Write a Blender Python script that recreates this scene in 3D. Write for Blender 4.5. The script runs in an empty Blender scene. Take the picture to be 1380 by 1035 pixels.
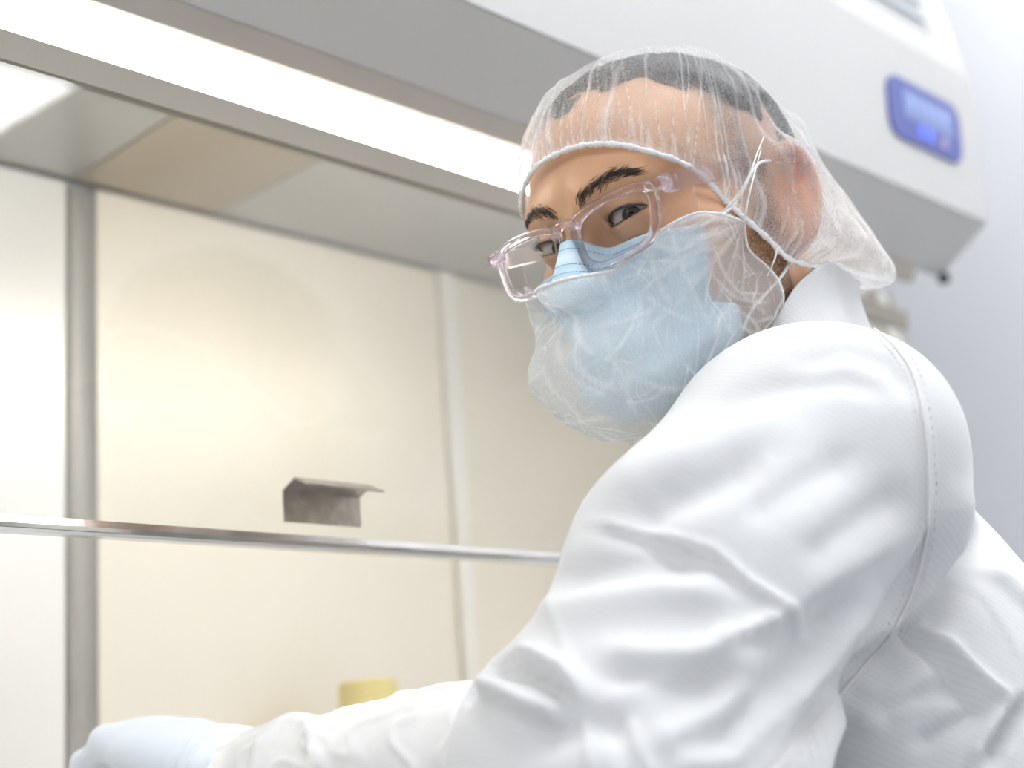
import bpy, bmesh, math, random
import numpy as np
from mathutils import Vector, Matrix
random.seed(7); RNG = np.random.default_rng(7)
SC = bpy.context.scene; COL = SC.collection

# ---- camera ----------------------------------------------------------------
_cr = np.array([[0.7014,-0.1271,0.7014],[-0.7090,-0.2253,0.6682],[-0.0731,0.9660,0.2481]])
_cr, _r = np.linalg.qr(_cr); _cr = _cr*np.sign(np.diag(_r))   # columns: right, up, forward
_cam = bpy.data.cameras.new('camera'); camo = bpy.data.objects.new('camera',_cam); COL.objects.link(camo)
_m = np.eye(4); _m[:3,0] = _cr[:,0]; _m[:3,1] = _cr[:,1]; _m[:3,2] = -_cr[:,2]; _m[:3,3] = (0,0,1.05)
camo.matrix_world = Matrix(_m.tolist())
_cam.sensor_width = 36; _cam.lens = 2000/1380*36; _cam.clip_start = .02
_cam.dof.use_dof = True; _cam.dof.focus_distance = .895; _cam.dof.aperture_fstop = 3.6
SC.camera = camo

# ---- world, exposure -------------------------------------------------------
W = bpy.data.worlds.new('world'); SC.world = W; W.use_nodes = True
W.node_tree.nodes['Background'].inputs[0].default_value = (.9,.94,1,1)
W.node_tree.nodes['Background'].inputs[1].default_value = .5
SC.view_settings.view_transform = 'Standard'; SC.view_settings.look = 'None'
SC.view_settings.exposure = 0.22; SC.view_settings.gamma = 1; SC.view_settings.use_curve_mapping = False
SC.cycles.max_bounces = 14; SC.cycles.transparent_max_bounces = 40; SC.cycles.transmission_bounces = 12
SC.cycles.caustics_refractive = False; SC.cycles.caustics_reflective = False
CEIL_LAMP = 15.0      # ceiling panels of the room, added fill ones included
CAB_LAMP = 10.5       # lamp of the cabinet


# ---- materials -------------------------------------------------------------
MAT = {}
def newmat(name):
    m = bpy.data.materials.new(name); m.use_nodes = True; nt = m.node_tree; nt.nodes.clear()
    out = nt.nodes.new('ShaderNodeOutputMaterial'); MAT[name] = m
    return m, nt, out
def N(nt, t, **kw):
    n = nt.nodes.new(t)
    for k,v in kw.items():
        if k.startswith('i_'): n.inputs[k[2:].replace('_',' ')].default_value = v
        else: setattr(n,k,v)
    return n
def c4(c): return (*c,1.0) if len(c)==3 else c
def tex_noise(nt, scale, detail=3, vec=None, rough=.5):
    n = N(nt,'ShaderNodeTexNoise'); n.inputs['Scale'].default_value = scale; n.inputs['Detail'].default_value = detail; n.inputs['Roughness'].default_value = rough
    co = N(nt,'ShaderNodeTexCoord')
    nt.links.new(vec if vec else co.outputs['Object'], n.inputs['Vector']); return n
def ramp(nt, fac, stops):
    r = N(nt,'ShaderNodeValToRGB'); e = r.color_ramp.elements
    while len(e)<len(stops): e.new(.5)
    for k,(p,c) in zip(e,stops): k.position = p; k.color = c4(c)
    nt.links.new(fac,r.inputs['Fac']); return r
def math_(nt, op, a, b=None, clamp=False):
    n = N(nt,'ShaderNodeMath',operation=op); n.use_clamp = clamp
    for i,x in enumerate((a,b)):
        if x is None: continue
        if isinstance(x,(int,float)): n.inputs[i].default_value = x
        else: nt.links.new(x,n.inputs[i])
    return n.outputs[0]
def mixc(nt, fac, a, b):
    n = N(nt,'ShaderNodeMix',data_type='RGBA')
    for i,x in ((0,fac),(6,a),(7,b)):
        if isinstance(x,(int,float)): n.inputs[i].default_value = x
        elif isinstance(x,tuple): n.inputs[i].default_value = c4(x)
        else: nt.links.new(x,n.inputs[i])
    return n.outputs[2]
def pm(name, col, rough=.5, metal=0, vary=.06, scale=8, bump=0, bscale=60, spec=.5, emit=None, coat=0, sss=0):
    m, nt, out = newmat(name); b = N(nt,'ShaderNodeBsdfPrincipled'); nt.links.new(b.outputs[0],out.inputs[0])
    n = tex_noise(nt,scale,3)
    r = ramp(nt,n.outputs['Fac'],[(.3,tuple(max(0,x*(1-vary)) for x in col)),(.7,tuple(min(1,x*(1+vary)) for x in col))])
    nt.links.new(r.outputs[0],b.inputs['Base Color'])
    b.inputs['Roughness'].default_value = rough; b.inputs['Metallic'].default_value = metal
    b.inputs['Specular IOR Level'].default_value = spec; b.inputs['Coat Weight'].default_value = coat
    if sss: b.inputs['Subsurface Weight'].default_value = sss; b.inputs['Subsurface Radius'].default_value = (.01,.004,.002); b.inputs['Subsurface Scale'].default_value = 1
    if emit: b.inputs['Emission Color'].default_value = c4(emit[0]); b.inputs['Emission Strength'].default_value = emit[1]
    if bump:
        t = tex_noise(nt,bscale,4); bp = N(nt,'ShaderNodeBump'); bp.inputs['Strength'].default_value = bump; bp.inputs['Distance'].default_value = .002
        nt.links.new(t.outputs['Fac'],bp.inputs['Height']); nt.links.new(bp.outputs[0],b.inputs['Normal'])
    return m
def attr(nt, name):
    a = N(nt,'ShaderNodeAttribute',attribute_name=name); return a.outputs['Fac']

pm('wall_paint',(.84,.85,.875),.6,vary=.015,scale=2); pm('ceiling_paint',(.82,.83,.84),.7,vary=.02,bump=.1,bscale=40)
pm('floor_vinyl',(.48,.49,.51),.35,vary=.05,scale=14); pm('white_trim',(.8,.8,.8),.4,vary=.02)
pm('cabinet_enamel',(.57,.56,.545),.45,vary=.012,scale=3); pm('cabinet_grey',(.66,.645,.62),.5,vary=.02,scale=3)
pm('cabinet_side_grey',(.40,.42,.43),.5,vary=.02)
pm('filter_grey',(.50,.52,.54),.6,vary=.1,scale=200)
pm('steel_warm',(.89,.825,.71),.42,.25,vary=.03,scale=4); pm('steel_pale',(.93,.91,.87),.35,.25,vary=.03,scale=4)
pm('steel_cove_shade',(.50,.48,.44),.45,.4,vary=.05); pm('steel_strip',(.92,.89,.82),.3,.2,vary=.02)
pm('ceiling_mirror_band',(.45,.38,.29),.45,.3,vary=.04); pm('ceiling_steel',(.47,.455,.425),.4,.4,vary=.04)
pm('rail_tan',(.34,.305,.255),.5,.2,vary=.03)
pm('housing_tan',(.48,.43,.37),.5,.2,vary=.03)
pm('rail_metal',(.62,.60,.57),.12,.9,vary=.08,scale=30,bump=.05); pm('rail_edge',(.82,.83,.82),.15,.6,vary=.05)
pm('handle_steel',(.52,.48,.43),.32,.9,vary=.15,scale=120,bump=.06,bscale=400)
pm('post_metal',(.90,.87,.78),.35,.1,vary=.06); pm('post_edge',(.36,.33,.27),.4,.5,vary=.06)
pm('display_blue',(.085,.105,.37),.35,vary=.03); pm('display_screen',(.17,.23,.47),.3,vary=.08,scale=60,emit=((.24,.32,.68),.08))
pm('display_button',(.10,.16,.85),.3,emit=((.10,.18,1.0),.55)); pm('display_button_pale',(.42,.36,.55),.4); pm('display_mark',(.36,.44,.76),.4)
pm('knob_black',(.05,.05,.05),.4)
pm('bottle_yellow',(.78,.66,.30),.4,vary=.05); pm('bottle_cream',(.72,.64,.46),.4,vary=.05)
pm('cover_white',(.86,.855,.835),.55,vary=.03,scale=60,bump=.35,bscale=45); pm('cuff_cream',(.80,.72,.56),.6,vary=.03)
pm('elastic_white',(.86,.85,.84),.8,vary=.06,scale=700,bump=.4,bscale=900)
pm('hair_dark',(.016,.013,.012),.55,vary=.4,scale=300,bump=.8,bscale=260); pm('brow_hair',(.045,.030,.024),.6,vary=.2)
pm('lash',(.015,.010,.009),.5); pm('sclera',(.46,.39,.35),.12,vary=.06,scale=200,coat=.3); pm('iris',(.022,.012,.008),.12,vary=.5,scale=500,spec=.25); pm('pupil',(.003,.003,.003),.08,spec=.25)
pm('stitch_blue',(.26,.40,.55),.8); pm('seam_white',(.80,.79,.78),.8,vary=.05,scale=300)
pm('trouser_blue',(.18,.24,.36),.8,vary=.06,bump=.1); pm('shoe_white',(.7,.7,.7),.5); pm('stool_grey',(.10,.11,.12),.5); pm('chrome',(.6,.6,.62),.15,1)
pm('inner_tube_grey',(.45,.45,.44),.4,.3)

def emission(name, col, st):
    m, nt, out = newmat(name); e = N(nt,'ShaderNodeEmission'); e.inputs[0].default_value = c4(col); e.inputs[1].default_value = st
    n = tex_noise(nt,3,1); r = ramp(nt,n.outputs['Fac'],[(0,tuple(x*.98 for x in col)),(1,col)]); nt.links.new(r.outputs[0],e.inputs[0])
    nt.links.new(e.outputs[0],out.inputs[0]); return m
emission('lamp_room',(.97,.985,1.0),CEIL_LAMP); emission('lamp_cabinet',(1.0,.985,.95),CAB_LAMP)

def thin_fresnel(nt, ior):
    # a flat pane: both faces reflect alike, nothing is trapped inside
    f = N(nt,'ShaderNodeFresnel'); g = N(nt,'ShaderNodeNewGeometry')
    nt.links.new(math_(nt,'ADD',ior,math_(nt,'MULTIPLY',g.outputs['Backfacing'],1/ior-ior)),f.inputs['IOR']); return f
def glass_sash():
    m, nt, out = newmat('sash_glass')
    t = N(nt,'ShaderNodeBsdfTransparent'); t.inputs[0].default_value = (.97,.975,.965,1)
    g = N(nt,'ShaderNodeBsdfGlossy'); g.inputs['Roughness'].default_value = .012
    f = thin_fresnel(nt,1.52)
    n = tex_noise(nt,5,2)
    fac = math_(nt,'MULTIPLY',f.outputs[0],math_(nt,'ADD',math_(nt,'MULTIPLY',n.outputs['Fac'],.1),.95))
    mx = N(nt,'ShaderNodeMixShader'); nt.links.new(fac,mx.inputs[0]); nt.links.new(t.outputs[0],mx.inputs[1]); nt.links.new(g.outputs[0],mx.inputs[2])
    nt.links.new(mx.outputs[0],out.inputs[0])
glass_sash()
def clear_plastic(name, tint, clear, ior=1.45, rough=.03):
    m, nt, out = newmat(name)
    t = N(nt,'ShaderNodeBsdfTransparent')
    n = tex_noise(nt,40,2); r = ramp(nt,n.outputs['Fac'],[(.3,tint),(.7,tuple(min(1,x*1.04) for x in tint))]); nt.links.new(r.outputs[0],t.inputs[0])
    g = N(nt,'ShaderNodeBsdfGlass'); g.inputs['IOR'].default_value = ior; g.inputs['Roughness'].default_value = rough; nt.links.new(r.outputs[0],g.inputs[0])
    mx = N(nt,'ShaderNodeMixShader'); mx.inputs[0].default_value = 1-clear
    nt.links.new(t.outputs[0],mx.inputs[1]); nt.links.new(g.outputs[0],mx.inputs[2]); nt.links.new(mx.outputs[0],out.inputs[0])
clear_plastic('frame_clear',(.97,.945,.98),.40); clear_plastic('temple_clear',(.97,.945,.965),.66)
def lens_mat():
    m, nt, out = newmat('lens_clear')
    t = N(nt,'ShaderNodeBsdfTransparent'); t.inputs[0].default_value = (.99,.985,.99,1)
    g = N(nt,'ShaderNodeBsdfGlossy'); g.inputs['Roughness'].default_value = .02
    f = thin_fresnel(nt,1.32)
    n = tex_noise(nt,30,1); fac = math_(nt,'MULTIPLY',f.outputs[0],math_(nt,'ADD',math_(nt,'MULTIPLY',n.outputs['Fac'],.1),.45))
    mx = N(nt,'ShaderNodeMixShader'); nt.links.new(fac,mx.inputs[0]); nt.links.new(t.outputs[0],mx.inputs[1]); nt.links.new(g.outputs[0],mx.inputs[2]); nt.links.new(mx.outputs[0],out.inputs[0])
lens_mat()

def skin_mat():
    m, nt, out = newmat('skin'); b = N(nt,'ShaderNodeBsdfPrincipled'); nt.links.new(b.outputs[0],out.inputs[0])
    n = tex_noise(nt,28,4); base = ramp(nt,n.outputs['Fac'],[(.3,(.60,.335,.185)),(.7,(.70,.405,.235))]).outputs[0]
    base = mixc(nt,math_(nt,'MULTIPLY',attr(nt,'red'),.75),base,(.66,.21,.17))
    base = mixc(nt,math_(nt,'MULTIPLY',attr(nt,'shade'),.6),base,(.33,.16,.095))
    sn = tex_noise(nt,900,2); st = math_(nt,'MULTIPLY',attr(nt,'stubble'),ramp(nt,sn.outputs['Fac'],[(.38,(.35,.35,.35)),(.60,(1,1,1))]).outputs[0])
    base = mixc(nt,math_(nt,'MULTIPLY',st,.85),base,(.055,.035,.028))
    mo = N(nt,'ShaderNodeTexVoronoi'); mo.inputs['Scale'].default_value = 55; co = N(nt,'ShaderNodeTexCoord'); nt.links.new(co.outputs['Object'],mo.inputs['Vector'])
    mk = ramp(nt,mo.outputs['Distance'],[(.035,(1,1,1)),(.055,(0,0,0))]).outputs[0]
    base = mixc(nt,math_(nt,'MULTIPLY',mk,.45),base,(.22,.10,.06))
    nt.links.new(base,b.inputs['Base Color'])
    b.inputs['Roughness'].default_value = .46; b.inputs['Specular IOR Level'].default_value = .4
    b.inputs['Subsurface Weight'].default_value = .12; b.inputs['Subsurface Radius'].default_value = (.008,.003,.0015); b.inputs['Subsurface Scale'].default_value = 1
    t = tex_noise(nt,420,3); bp = N(nt,'ShaderNodeBump'); bp.inputs['Strength'].default_value = .25; bp.inputs['Distance'].default_value = .0008
    nt.links.new(t.outputs['Fac'],bp.inputs['Height']); nt.links.new(bp.outputs[0],b.inputs['Normal'])
skin_mat()

def gown_mat():
    m, nt, out = newmat('gown_cloth'); b = N(nt,'ShaderNodeBsdfPrincipled')
    co = N(nt,'ShaderNodeTexCoord')
    def stripes(rot, scale, width):
        mp = N(nt,'ShaderNodeMapping'); mp.inputs['Rotation'].default_value = rot; nt.links.new(co.outputs['Object'],mp.inputs['Vector'])
        w = N(nt,'ShaderNodeTexWave',wave_type='BANDS',bands_direction='X',wave_profile='SIN'); w.inputs['Scale'].default_value = scale; w.inputs['Distortion'].default_value = .6; w.inputs['Detail'].default_value = 1; w.inputs['Detail Scale'].default_value = .4
        nt.links.new(mp.outputs[0],w.inputs['Vector']); return ramp(nt,w.outputs['Fac'],[(1-width,(0,0,0)),(1,(1,1,1))]).outputs[0]
    s1 = stripes((0.3,.9,.5),95,.25)
    n = tex_noise(nt,6,3); base = ramp(nt,n.outputs['Fac'],[(.3,(.715,.715,.715)),(.7,(.76,.757,.75))]).outputs[0]
    base = mixc(nt,math_(nt,'MULTIPLY',s1,.16),base,(.47,.49,.52))
    nt.links.new(base,b.inputs['Base Color']); b.inputs['Roughness'].default_value = .75; b.inputs['Specular IOR Level'].default_value = .25
    b.inputs['Sheen Weight'].default_value = .15
    wv = tex_noise(nt,1100,2); f = tex_noise(nt,38,4); h = math_(nt,'ADD',math_(nt,'MULTIPLY',wv.outputs['Fac'],.25),math_(nt,'MULTIPLY',f.outputs['Fac'],1.0))
    bp = N(nt,'ShaderNodeBump'); bp.inputs['Strength'].default_value = .30; bp.inputs['Distance'].default_value = .003; nt.links.new(h,bp.inputs['Height']); nt.links.new(bp.outputs[0],b.inputs['Normal'])
    nt.links.new(b.outputs[0],out.inputs[0])
gown_mat()

def veil(name, base, fold_gain, crease=0.0, fibre=.26, col=(.93,.92,.91)):
    """spun-bonded see-through fabric: open fibre mat, denser where it is gathered into folds"""
    m, nt, out = newmat(name)
    d = N(nt,'ShaderNodeBsdfDiffuse'); tl = N(nt,'ShaderNodeBsdfTranslucent'); tr = N(nt,'ShaderNodeBsdfTransparent')
    cn = tex_noise(nt,15,2); cr = ramp(nt,cn.outputs['Fac'],[(.3,tuple(x*.98 for x in col)),(.7,col)]).outputs[0]
    nt.links.new(cr,d.inputs[0]); nt.links.new(cr,tl.inputs[0])
    body = N(nt,'ShaderNodeMixShader'); body.inputs[0].default_value = .40; nt.links.new(d.outputs[0],body.inputs[1]); nt.links.new(tl.outputs[0],body.inputs[2])
    # fibres: stretched distorted noise in two directions
    co = N(nt,'ShaderNodeTexCoord'); fib = None
    for rot,sc in (((.4,.2,.3),(1300,1300,190)),((1.2,.7,1.9),(1300,210,1300)),((.1,1.5,.8),(230,1300,1300))):
        mp = N(nt,'ShaderNodeMapping'); mp.inputs['Rotation'].default_value = rot; mp.inputs['Scale'].default_value = sc
        nt.links.new(co.outputs['Object'],mp.inputs['Vector'])
        t = N(nt,'ShaderNodeTexNoise'); t.inputs['Scale'].default_value = 1; t.inputs['Detail'].default_value = 2; t.inputs['Distortion'].default_value = .8; nt.links.new(mp.outputs[0],t.inputs['Vector'])
        r = ramp(nt,t.outputs['Fac'],[(.52,(0,0,0)),(.66,(1,1,1))]).outputs[0]
        fib = r if fib is None else math_(nt,'MAXIMUM',fib,r)
    a = math_(nt,'ADD',base,math_(nt,'MULTIPLY',fib,fibre))
    a = math_(nt,'ADD',a,math_(nt,'MULTIPLY',attr(nt,'fold'),fold_gain))
    if crease:
        dn = tex_noise(nt,22,2); va = N(nt,'ShaderNodeVectorMath',operation='ADD'); vs = N(nt,'ShaderNodeVectorMath',operation='SCALE'); vs.inputs['Scale'].default_value = .035
        nt.links.new(dn.outputs['Color'],vs.inputs[0]); nt.links.new(co.outputs['Object'],va.inputs[0]); nt.links.new(vs.outputs[0],va.inputs[1])
        for sc,wd,gn in ((26,.035,1.0),(48,.03,.6)):
            vo = N(nt,'ShaderNodeTexVoronoi',feature='DISTANCE_TO_EDGE'); vo.inputs['Scale'].default_value = sc; nt.links.new(va.outputs[0],vo.inputs['Vector'])
            ln = ramp(nt,vo.outputs['Distance'],[(0,(1,1,1)),(wd,(0,0,0))]).outputs[0]
            msk = ramp(nt,tex_noise(nt,30,2).outputs['Fac'],[(.45,(0,0,0)),(.62,(1,1,1))]).outputs[0]
            a = math_(nt,'ADD',a,math_(nt,'MULTIPLY',math_(nt,'MULTIPLY',ln,msk),crease*gn))
    a = math_(nt,'MINIMUM',a,.97,True)
    mx = N(nt,'ShaderNodeMixShader'); nt.links.new(a,mx.inputs[0]); nt.links.new(tr.outputs[0],mx.inputs[1]); nt.links.new(body.outputs[0],mx.inputs[2])
    nt.links.new(mx.outputs[0],out.inputs[0])
veil('cap_veil',.22,.64,fibre=.20); veil('beard_veil',.40,.48,.30,fibre=.12)

def mask_mat():
    m, nt, out = newmat('mask_blue'); b = N(nt,'ShaderNodeBsdfPrincipled')
    n = tex_noise(nt,40,3); base = ramp(nt,n.outputs['Fac'],[(.3,(.54,.72,.84)),(.7,(.62,.79,.89))]).outputs[0]
    base = mixc(nt,math_(nt,'MULTIPLY',attr(nt,'pale'),.7),base,(.78,.86,.90))
    nt.links.new(base,b.inputs['Base Color']); b.inputs['Roughness'].default_value = .7
    t = tex_noise(nt,500,3); bp = N(nt,'ShaderNodeBump'); bp.inputs['Strength'].default_value = .25; bp.inputs['Distance'].default_value = .001
    nt.links.new(t.outputs['Fac'],bp.inputs['Height']); nt.links.new(bp.outputs[0],b.inputs['Normal']); nt.links.new(b.outputs[0],out.inputs[0])
mask_mat()
pm('glove_blue',(.76,.815,.88),.45,vary=.03,scale=20,bump=.15,bscale=70)

# ---- numpy toolbox: camera survey, distance fields, surface nets ---------
CR = np.array([[0.7014,-0.1271,0.7014],[-0.7090,-0.2253,0.6682],[-0.0731,0.9660,0.2481]])
CR, _r = np.linalg.qr(CR); CR = CR*np.sign(np.diag(_r))      # columns: camera right, up, forward
CAM = np.array([0.0,0.0,1.05]); FPX = 2000.0
def ray(px, py):
    v = CR @ np.array([(px-690.0)/FPX, -(py-517.5)/FPX, 1.0]); return v
def at_depth(px, py, d): return CAM + ray(px,py)*d
def at_plane(px, py, ax, val):
    v = ray(px,py); return CAM + v*((val-CAM[ax])/v[ax])
def project(P):
    c = (np.asarray(P)-CAM) @ CR
    return np.stack([690+FPX*c[...,0]/c[...,2], 517.5-FPX*c[...,1]/c[...,2], c[...,2]],-1)

# head frame: x = person's right, y = out of the face, z = up; origin between the ears at eye height
HR = np.array([[0.0650,-0.9639,-0.2581],[0.9978,0.0591,0.0304],[-0.0140,-0.2595,0.9656]])
HR, _r = np.linalg.qr(HR); HR = HR*np.sign(np.diag(_r))
HT = np.array([0.7523,0.5578,0.3391]) + CAM
def h2w(p): return np.asarray(p) @ HR.T + HT
def w2h(p): return (np.asarray(p)-HT) @ HR

def smin(a, b, k):
    h = np.clip(0.5+0.5*(b-a)/k, 0, 1); return b*(1-h)+a*h - k*h*(1-h)
def smax(a, b, k): return -smin(-a,-b,k)
def ell(P, c, r, rot=None):
    q = P-np.asarray(c)
    if rot is not None: q = q @ rot
    r = np.asarray(r); k0 = np.linalg.norm(q/r,axis=-1); k1 = np.linalg.norm(q/(r*r),axis=-1)
    return k0*(k0-1)/np.maximum(k1,1e-9)
def cone(P, a, b, ra, rb):
    a = np.asarray(a,float); b = np.asarray(b,float); ba = b-a
    t = np.clip(((P-a)@ba)/(ba@ba),0,1)
    return np.linalg.norm(P-a-t[...,None]*ba,axis=-1) - (ra+(rb-ra)*t)
def rotx(a): c,s=math.cos(a),math.sin(a); return np.array([[1,0,0],[0,c,-s],[0,s,c]])
def roty(a): c,s=math.cos(a),math.sin(a); return np.array([[c,0,s],[0,1,0],[-s,0,c]])
def rotz(a): c,s=math.cos(a),math.sin(a); return np.array([[c,-s,0],[s,c,0],[0,0,1]])

EYE = np.array([0.0315,0.0785,0.0]); EYER = 0.0123
def lid_sdf(P, s):
    """eyelid shell minus the almond opening, side s"""
    q = P-np.array([s*EYE[0],EYE[1],EYE[2]])
    sh = np.linalg.norm(q,axis=-1)-0.0142
    u = q[...,0]*s/0.0148                                     # -1 at the nose side, +1 outside
    uu = np.clip(1-u*u,0,None)
    zc = 0.0014*u
    up = 0.0043*uu**0.75 + zc; lo = -0.0036*uu**0.8 + zc
    op = np.maximum.reduce([q[...,2]-up, lo-q[...,2], np.abs(u)*0.0148-0.0146, 0.002-q[...,1]])
    return sh, op
def face_sdf(P, eyes=True):
    ax = np.stack([np.abs(P[...,0]),P[...,1],P[...,2]],-1)
    d = ell(P,(0,-.011,.031),(.0755,.087,.075))
    d = smin(d, ell(P,(0,.031,.036),(.064,.061,.057)),.03)
    d = smin(d, ell(P,(0,.020,-.040),(.062,.064,.070)),.03)
    d = smin(d, cone(ax,(.050,.005,-.062),(.017,.066,-.095),.022,.018),.03)
    d = smin(d, ell(P,(0,.073,-.096),(.024,.020,.017)),.02)
    d = smin(d, ell(ax,(.043,.058,-.030),(.024,.024,.021)),.022)
    d = smin(d, cone(ax,(.062,.050,-.018),(.070,.005,-.012),.012,.010),.02)
    d = smin(d, ell(P,(0,.078,-.072),(.028,.022,.020)),.02)
    d = smin(d, cone(ax,(.012,.089,.020),(.046,.076,.022),.0085,.008),.018)
    d = smax(d, -ell(ax,(.033,.104,.000),(.018,.017,.0115)),.014)
    d = smin(d, cone(P,(0,.090,.006),(0,.109,-.034),.0078,.0120),.012)
    d = smin(d, ell(ax,(.011,.100,-.038),(.0085,.010,.0085)),.008)
    if eyes:
        sh, op = lid_sdf(ax,1)
        d = smin(d, sh, .006)
        d = smax(d, -np.maximum(op, -1.0), .0012)
    return d
def ear_sdf(P):
    ax = np.stack([np.abs(P[...,0]),P[...,1],P[...,2]],-1)
    c = np.array([.0815,-.012,-.014])
    rot = rotz(.42) @ rotx(.20)
    q = (ax-c) @ rot
    d = ell(q,(0,0,.002),(.0075,.0205,.0325))
    t = q*np.array([1,1,1])
    e = np.sqrt((t[...,1]/.0185)**2+((t[...,2]-.003)/.0300)**2)
    ring = np.sqrt(((e-1)*.021)**2+(q[...,0]-.0045)**2)-.0040
    d = smax(d, -ell(q,(.0075,.004,-.001),(.0075,.0115,.0165)),.004)
    d = smax(d, -ell(q,(.0085,-.003,.016),(.006,.010,.010)),.003)
    d = smin(d, ring,.004)
    d = smin(d, ell(q,(.001,.006,-.028),(.006,.0095,.011)),.008)
    d = smin(d, ell(q,(.003,.014,-.004),(.004,.004,.006)),.004)
    return d
NECK0 = np.array([0,-.044,-.048]); NECKW = at_depth(1075,520,1.005)
def head_sdf(P, eyes=True, ears=True):
    d = face_sdf(P, eyes)
    n1 = w2h(NECKW)
    nk = cone(P, NECK0, n1, .055, .051)
    d = smin(d, nk, .022)
    if ears: d = smin(d, ear_sdf(P), .006)
    return d
def march(o, v, f, t0=0.0, tmax=3.0, n=90):
    """walk rays o+v*t until f<0"""
    o = np.atleast_2d(o); v = np.atleast_2d(v); v = v/np.linalg.norm(v,axis=-1,keepdims=True)
    t = np.full(len(v),t0)
    for _ in range(n): t = np.minimum(t + f(o+v*t[:,None])*0.7, tmax)
    return t
def px_on_head(px, py, off=0.0):
    v = ray(px,py); v /= np.linalg.norm(v)
    f = lambda P: head_sdf(w2h(P),False,True)-off
    t = march(CAM[None],v[None],f,0.7,1.3)
    return w2h(CAM+v*t[0])

def surface_nets(f, lo, hi, h, lip=1.6):
    lo = np.asarray(lo,float); hi = np.asarray(hi,float); B = 8
    nb = np.ceil((hi-lo)/(h*B)).astype(int); n = nb*B
    ii = np.stack(np.meshgrid(*[np.arange(k) for k in nb],indexing='ij'),-1).reshape(-1,3)
    ctr = lo+(ii*B+B/2-.5)*h
    dc = f(ctr)
    V = np.empty(tuple(n),np.float32)
    V.reshape(nb[0],B,nb[1],B,nb[2],B)[:] = np.where(dc.reshape(nb)>0,1,-1).astype(np.float32)[:,None,:,None,:,None]
    act = ii[np.abs(dc) < lip*(B*h*.87)+2*h]
    loc = np.stack(np.meshgrid(*[np.arange(B)]*3,indexing='ij'),-1).reshape(-1,3)
    for s in range(0,len(act),400):
        a = act[s:s+400]; idx = (a[:,None,:]*B+loc[None]).reshape(-1,3)
        V[idx[:,0],idx[:,1],idx[:,2]] = f(lo+idx*h)
    m = V<0
    s = [m[i:m.shape[0]-1+i, j:m.shape[1]-1+j, k:m.shape[2]-1+k] for i in (0,1) for j in (0,1) for k in (0,1)]
    alls = s[0].copy(); anys = s[0].copy()
    for q in s[1:]: alls &= q; anys |= q
    cells = np.argwhere(anys & ~alls)
    ids = -np.ones(tuple(np.array(m.shape)-1),np.int32); ids[tuple(cells.T)] = np.arange(len(cells))
    acc = np.zeros((len(cells),3)); cnt = np.zeros(len(cells))
    corners = [np.array((i,j,k)) for i in (0,1) for j in (0,1) for k in (0,1)]
    for a in corners:
        for ax in range(3):
            if a[ax]: continue
            b = a.copy(); b[ax] = 1
            va = V[tuple((cells+a).T)]; vb = V[tuple((cells+b).T)]
            cr = (va<0)!=(vb<0); t = np.where(cr, va/np.where(va-vb==0,1,va-vb), 0)
            p = a+np.outer(t,(b-a)); acc += p*cr[:,None]; cnt += cr
    verts = lo+(cells+acc/cnt[:,None])*h
    faces = []
    for ax in range(3):
        e0 = [slice(None)]*3; e1 = [slice(None)]*3; e0[ax] = slice(0,-1); e1[ax] = slice(1,None)
        ch = np.argwhere(m[tuple(e0)]!=m[tuple(e1)])
        u,w = (ax+1)%3,(ax+2)%3
        ch = ch[(ch[:,u]>0)&(ch[:,w]>0)&(ch[:,u]<m.shape[u]-1)&(ch[:,w]<m.shape[w]-1)]
        ins = m[tuple(ch.T)]
        q = []
        for du,dw in ((-1,-1),(0,-1),(0,0),(-1,0)):
            c = ch.copy(); c[:,u] += du; c[:,w] += dw; q.append(ids[tuple(c.T)])
        q = np.stack(q,1); q = np.where(ins[:,None],q,q[:,::-1]); faces.append(q)
    faces = np.concatenate(faces)
    return verts, faces[(faces>=0).all(1)]
# ---- torso frame and gown volume ------------------------------------------
NB = at_depth(1068,500,1.0)
_F0 = np.array([-.60,.80,0]); _F0 /= np.linalg.norm(_F0); LEAN = math.radians(14)
TU = np.array([0,0,1.])*math.cos(LEAN)+_F0*math.sin(LEAN); TF = _F0*math.cos(LEAN)-np.array([0,0,1.])*math.sin(LEAN)
TL = np.cross(TU,TF); TM = np.stack([TL,TF,TU],1)              # columns: left, front, up
def t2w(q): return NB+np.asarray(q)@TM.T
SHL = at_depth(1062,640,.86); MIDL = at_depth(975,790,.80); CUFF = at_depth(622,1030,.85); FA = np.array([-.03,.999,.0]); FA /= np.linalg.norm(FA)
ELB = at_depth(862,1075,.73)
SHR = t2w((-.150,.0,-.10)); ELR = t2w((-.20,.06,-.33)); WRR = ELR+np.array([-.05,.26,-.02])
def gown_sdf(P):
    q = (P-NB)@TM; aq = np.stack([np.abs(q[...,0]),q[...,1],q[...,2]],-1)
    d = ell(q,(0,.018,-.21),(.144,.097,.17))
    d = smin(d, ell(q,(0,-.004,-.43),(.150,.122,.27)),.08)
    d = smin(d, cone(aq,(.035,.000,-.044),(.138,.006,-.085),.050,.060),.05)
    d = smin(d, cone(P,SHL,MIDL,.074,.081),.066); d = smin(d, cone(P,MIDL,ELB,.080,.074),.03)
    d = smin(d, cone(P,ELB,CUFF,.074,.060),.05)
    d = smin(d, cone(P,SHR,ELR,.075,.065),.045)
    d = smin(d, cone(P,ELR,WRR,.065,.045),.05)
    return d

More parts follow.
